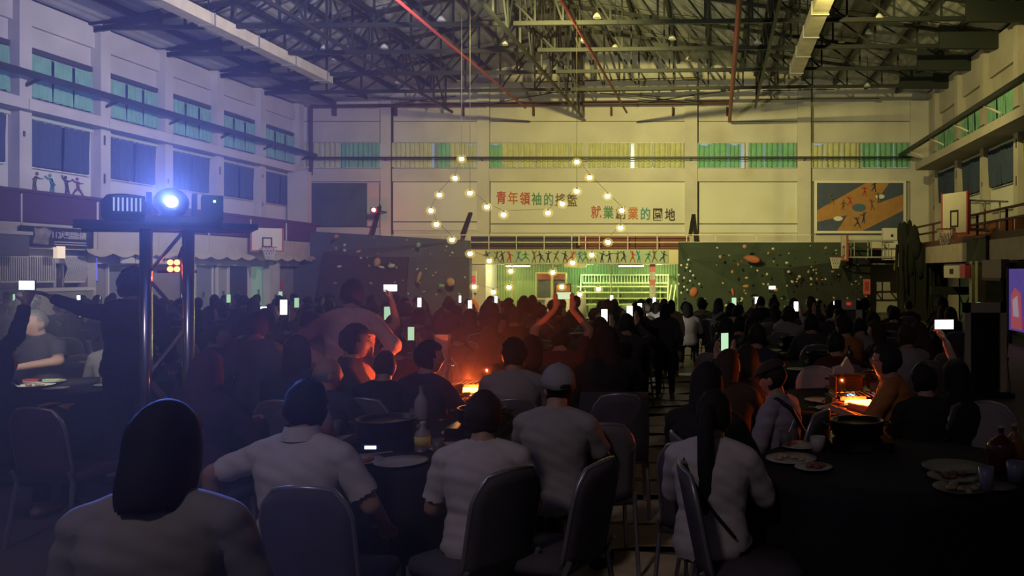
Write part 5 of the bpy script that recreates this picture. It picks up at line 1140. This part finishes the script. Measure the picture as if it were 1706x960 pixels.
guest(190, 545, 8.7, 30, 'sit_table', 'guest in grey shirt lit behind the tall clear bottle', 'pale grey', hair='short')
chair(XY(120, 5.6), 5.6, R(-6), 'wide plum chair back in front of the bright table', mat('chair_plum', (.08, .03, .06), .9))
guest(335, 588, 5.2, -8, 'sit_table', 'guest with auburn hair in dark top behind the tower', 'plum', hair='bob', hc='red')
guest(425, 520, 6.5, 4, 'stand', 'broad standing guest in dark grey behind the tower', 'grey', hair='short', hc='brown')
guest(490, 560, 6.2, 5, 'sit_table', 'dark guest between the tower and the red-lit face', 'navy', hair='long')
guest(1212, 583, 5.9, -10, 'sit_table_r', 'guest with red glint on the shoulder, between smooth dark hair and flat cap', 'brown', hair='long', hc='brown')
guest(1250, 575, 6.3, 30, 'sit_phone', 'guest with green lit phone before the flat cap man', 'black', hair='long', scr=screen_g)
chair(XY(1368, 7.3), 7.3, R(180), 'pale covered chair on the stage side of the red heater', chair_lt)
guest(1412, 524, 9.2, 40, 'sit_low', 'guest in orange top bending before the pale framed stand', 'orange', hair='short')
guest(1441, 503, 14.5, 10, 'stand_phone', 'standing person in dark red with lit phone beside the pale framed stand', 'maroon', hair='short', scr=screen_c)
guest(1545, 605, 5.5, 6, 'sit_one_up', 'dark guest at the dark side holding up a lit phone', 'black', hair='short', sleeve='short', hi=True, scr=screen_m)
guest(1600, 600, 5.6, 20, 'sit_table', 'black silhouette guest beside the red-lit man', 'black', hair='bob')
chair(1.72, 5.25, R(170), 'pale covered chair behind the grey plates at the dark side', chair_lt)
for i, (px, Y, yaw, lb) in enumerate(((500, 5.9, 0, 'chair of the dark guest near the tower'), (636, 6.0, -6, 'chair of the close-cropped man with the rim light'), (538, 5.5, -8, 'chair of the bald-crowned man'), (855, 5.95, 12, 'chair of the pinkish grey shirt'), (335, 4.95, -8, 'chair of the auburn hair guest'), (1180, 4.5, -18, 'chair of the woman in black'))): chair(XY(px, Y), Y, R(yaw), lb)
# bright phones that stand out, each with the guest who holds it
def phone_guest(px, py, Y, pz, label, shirt, hair, scr):
    (a, l_) = POSES[pz]['phone']; p = P(px, py, Y); k = p.z/a[2]
    person(p.x-a[0]*k, Y-a[1]*k, 0, pz, label, shirt, 'long', hair, 'black', 1, scale=k, scr=scr)
phone_guest(473, 512, 9, 'sit_phone', 'navy guest with very bright phone behind the tower crowd', 'navy', 'short', screen_m)
phone_guest(1007, 526, 9.5, 'sit_phone', 'black guest with bright upright phone by the aisle', 'black', 'long', screen_m)
phone_guest(1049, 520, 10, 'sit_phone', 'charcoal guest with bright phone before the bleachers', 'charcoal', 'short', screen_m)
phone_guest(685, 556, 8.3, 'sit_phone', 'plum guest with greenish phone by the rim-lit hair', 'plum', 'short', screen_g)

# ================================================================ THE CROWD ROUND THE FAR TABLES
rnd = random.Random(11)
TABS = []
for c_ in range(6):
    for r_ in range(5):
        x = -2.0-2.45*c_; y = 9.7+2.05*r_
        if r_ >= 4 and c_ < 3: continue
        TABS.append((x+rnd.uniform(-.12, .12), y+rnd.uniform(-.12, .12), c_, r_, 'left'))
TABS += [(-4.1, 7.7, 1, -1, 'left')]
for c_ in range(2):
    for r_ in range(4):
        x = 1.05+2.1*c_; y = 9.1+2.1*r_
        if c_ == 1 and r_ < 2: continue
        TABS.append((x+rnd.uniform(-.1, .1), y, c_, r_, 'right'))
POSN = ['sit_table']*5+['sit_table_l']*3+['sit_table_r']*3+['sit_phone']*2+['sit_low']*2
STD = ['stand', 'stand_l', 'stand_phone', 'stand_phone']
COLS = ['black']*5+['charcoal']*4+['navy']*3+['grey']*2+['plum', 'maroon', 'olive', 'brown', 'brown', 'pale grey', 'tan']
HS = ['short']*5+['long']*3+['bob']*2+['curly', 'buzz']
def in_view(x, y, z=1.2): px = VX+x/y*F; return -60 < px < 1760
SEAT = ['stage rim', 'stage-aisle rim', 'aisle rim', 'near-aisle rim', 'near rim', 'near-wall rim', 'wall rim', 'stage-wall rim']
ROWN = {-1: 'nearest row', 0: 'first row', 1: 'second row', 2: 'third row', 3: 'fourth row', 4: 'last row'}
for (tx, ty, c_, r_, sd) in TABS:
    wh = f'{ordinal(c_)} table {sd} of aisle, {ROWN[r_]}'
    table(tx, ty, wh)
    if r_ < 2:
        hotpot(tx, ty, 'dark hot pot, '+wh); bottle(tx+.25, ty-.2, 'green bottle, '+wh); plate(tx-.3, ty-.3, 'white plate, '+wh, .12); plate(tx+.35, ty-.4, 'plate of food, '+wh, .12, None, food_m); glass(tx-.05, ty-.45, 'glass of tea, '+wh)
    for k in range(8):
        a = PI/2-k*PI/4+PI/8*(c_ % 2)*.5; x, y = tx+1.08*math.cos(a), ty+1.08*math.sin(a)
        if not in_view(x, y) or (-.95 < x < -.05): continue
        if abs(x-XY(932, 7.9)) < .4 and abs(y-7.9) < .4 or (x < -5.1 and y < 8.2) or (x < -5.4 and y < 9.6): continue
        if any((q.location.x-x)**2+(q.location.y-y)**2 < .19 for q in PEOPLE): continue
        face = math.atan2(-(tx-x), ty-y); yaw = face*.35 if abs(face) < 2.4 else rnd.uniform(-.5, .5)
        yaw += rnd.uniform(-.25, .25); stand = False
        pz = rnd.choice(STD) if stand else rnd.choice(POSN); hr_ = rnd.choice(HS); co_ = rnd.choice(COLS); hcol = rnd.choice(['black', 'black', 'black', 'brown'])
        act = {'phone': 'filming', 'one_up': 'arm up'}.get(pz.split('_', 1)[-1].replace('_high', ''), 'standing' if stand else '')
        lb = f'{co_} top, {hr_} {hcol} hair{", "+act if act else ""}, {SEAT[k]}, {wh}'
        s_ = None
        if 'phone' in pz or 'one_up' in pz: s_ = rnd.choice([screen_m, screen_c, None, screen_g])
        o = person(x, y, yaw, pz, lb, co_, rnd.choice(['short', 'long']), hr_, hcol, rnd.randrange(3), scale=rnd.uniform(.93, 1.03), scr=s_, tro=rnd.randrange(2), phone_label=f'lit phone held at the {SEAT[k]}, {wh}')
        if not stand: chair(x, y, yaw, f'banquet chair at the {SEAT[k]}, {wh}', rnd.choice([chair_fab, chair_fab, mat('cover_grey', (.16, .15, .16), .9)]), 'crowd chairs')
# rows standing in front of the stage and by the climbing walls
def far(px, top, Y, pz, lb, col, hair='short', scr=None, yaw=0, zo=0): return guest(px, top, Y, yaw, pz, lb, col, hair=hair, scr=scr)
far(897, 503, 19, 'sit_table', 'guest in purple top in the last rows before the stage', 'purple'); far(880, 503, 18, 'sit_table', 'guest in grey top next to the purple one before the stage', 'grey')
far(866, 498, 21, 'sit_table', 'guest in blue top behind the purple and grey ones', 'blue'); far(835, 503, 18, 'sit_table', 'guest in orange top on the far floor before the green shutter', 'orange', 'curly'); far(852, 506, 17.5, 'sit_table', 'guest in brown top beside the orange one before the shutter', 'brown')
far(1092, 503, 15, 'stand', 'brightly lit pale person before the bleachers end', 'white', 'long'); far(1118, 500, 14.2, 'stand', 'blonde-lit long-haired guest at the aisle end', 'tan', 'long'); far(1146, 505, 15, 'sit_table', 'guest with white and black top beside the aisle end', 'white', 'bob'); far(1108, 505, 11.6, 'stand', 'long-haired woman standing in the aisle', 'charcoal', 'long'); far(1062, 510, 10.4, 'stand_phone', 'standing guest with phone by the aisle before the bleachers', 'black', 'long', screen_m)
far(936, 480, 33.2, 'stand', 'speaker in dark clothes standing at the orange board on stage', 'brown', yaw=180)
far(1268, 494, 14.5, 'stand_one_up', 'guest with bare raised arm and lit phone by the green climbing wall', 'black', scr=screen_m); far(700, 495, 16, 'stand', 'dark guest standing by the slate climbing wall', 'black')
for i in range(34):
    px = 335+i*32.0+rnd.uniform(-8, 8)
    if 975 > px > 890 or px > 1380: continue
    Y = rnd.uniform(17.4, 19.8) if px < 800 else rnd.uniform(15.5, 17.5)
    if any((q.location.x-XY(px, Y))**2+(q.location.y-Y)**2 < .16 for q in PEOPLE): continue
    pz = rnd.choice(POSN); hr_ = rnd.choice(HS); co_ = rnd.choice(COLS); s_ = rnd.choice([screen_m, screen_c]) if ('phone' in pz or 'one' in pz) else None
    zn = 'slate climbing wall' if px < 780 else 'green shutter' if px < 950 else 'pale bleachers' if px < 1130 else 'green climbing wall'
    pl = ['beyond the last table', 'deep in the crowd', 'in the far rows', 'at the end of the crowd', 'behind the last chairs'][i % 5]
    person(XY(px, Y), Y, rnd.uniform(-.4, .4), pz, f'{co_} top, {hr_} hair, {ordinal(i % 12)} {pl}, before {zn}', co_, 'long', hr_, 'black', rnd.randrange(3), scale=rnd.uniform(.92, 1.0), scr=s_, phone_label=f'tiny lit phone, {ordinal(i % 12)} {pl}, before {zn}')
    chair(XY(px, Y), Y, 0, f'dark chair, {ordinal(i % 12)} {pl}, before {zn}', None, 'far row chairs')

for o in (ph_scr, ph_tor, ph_body): bpy.data.objects.remove(o)
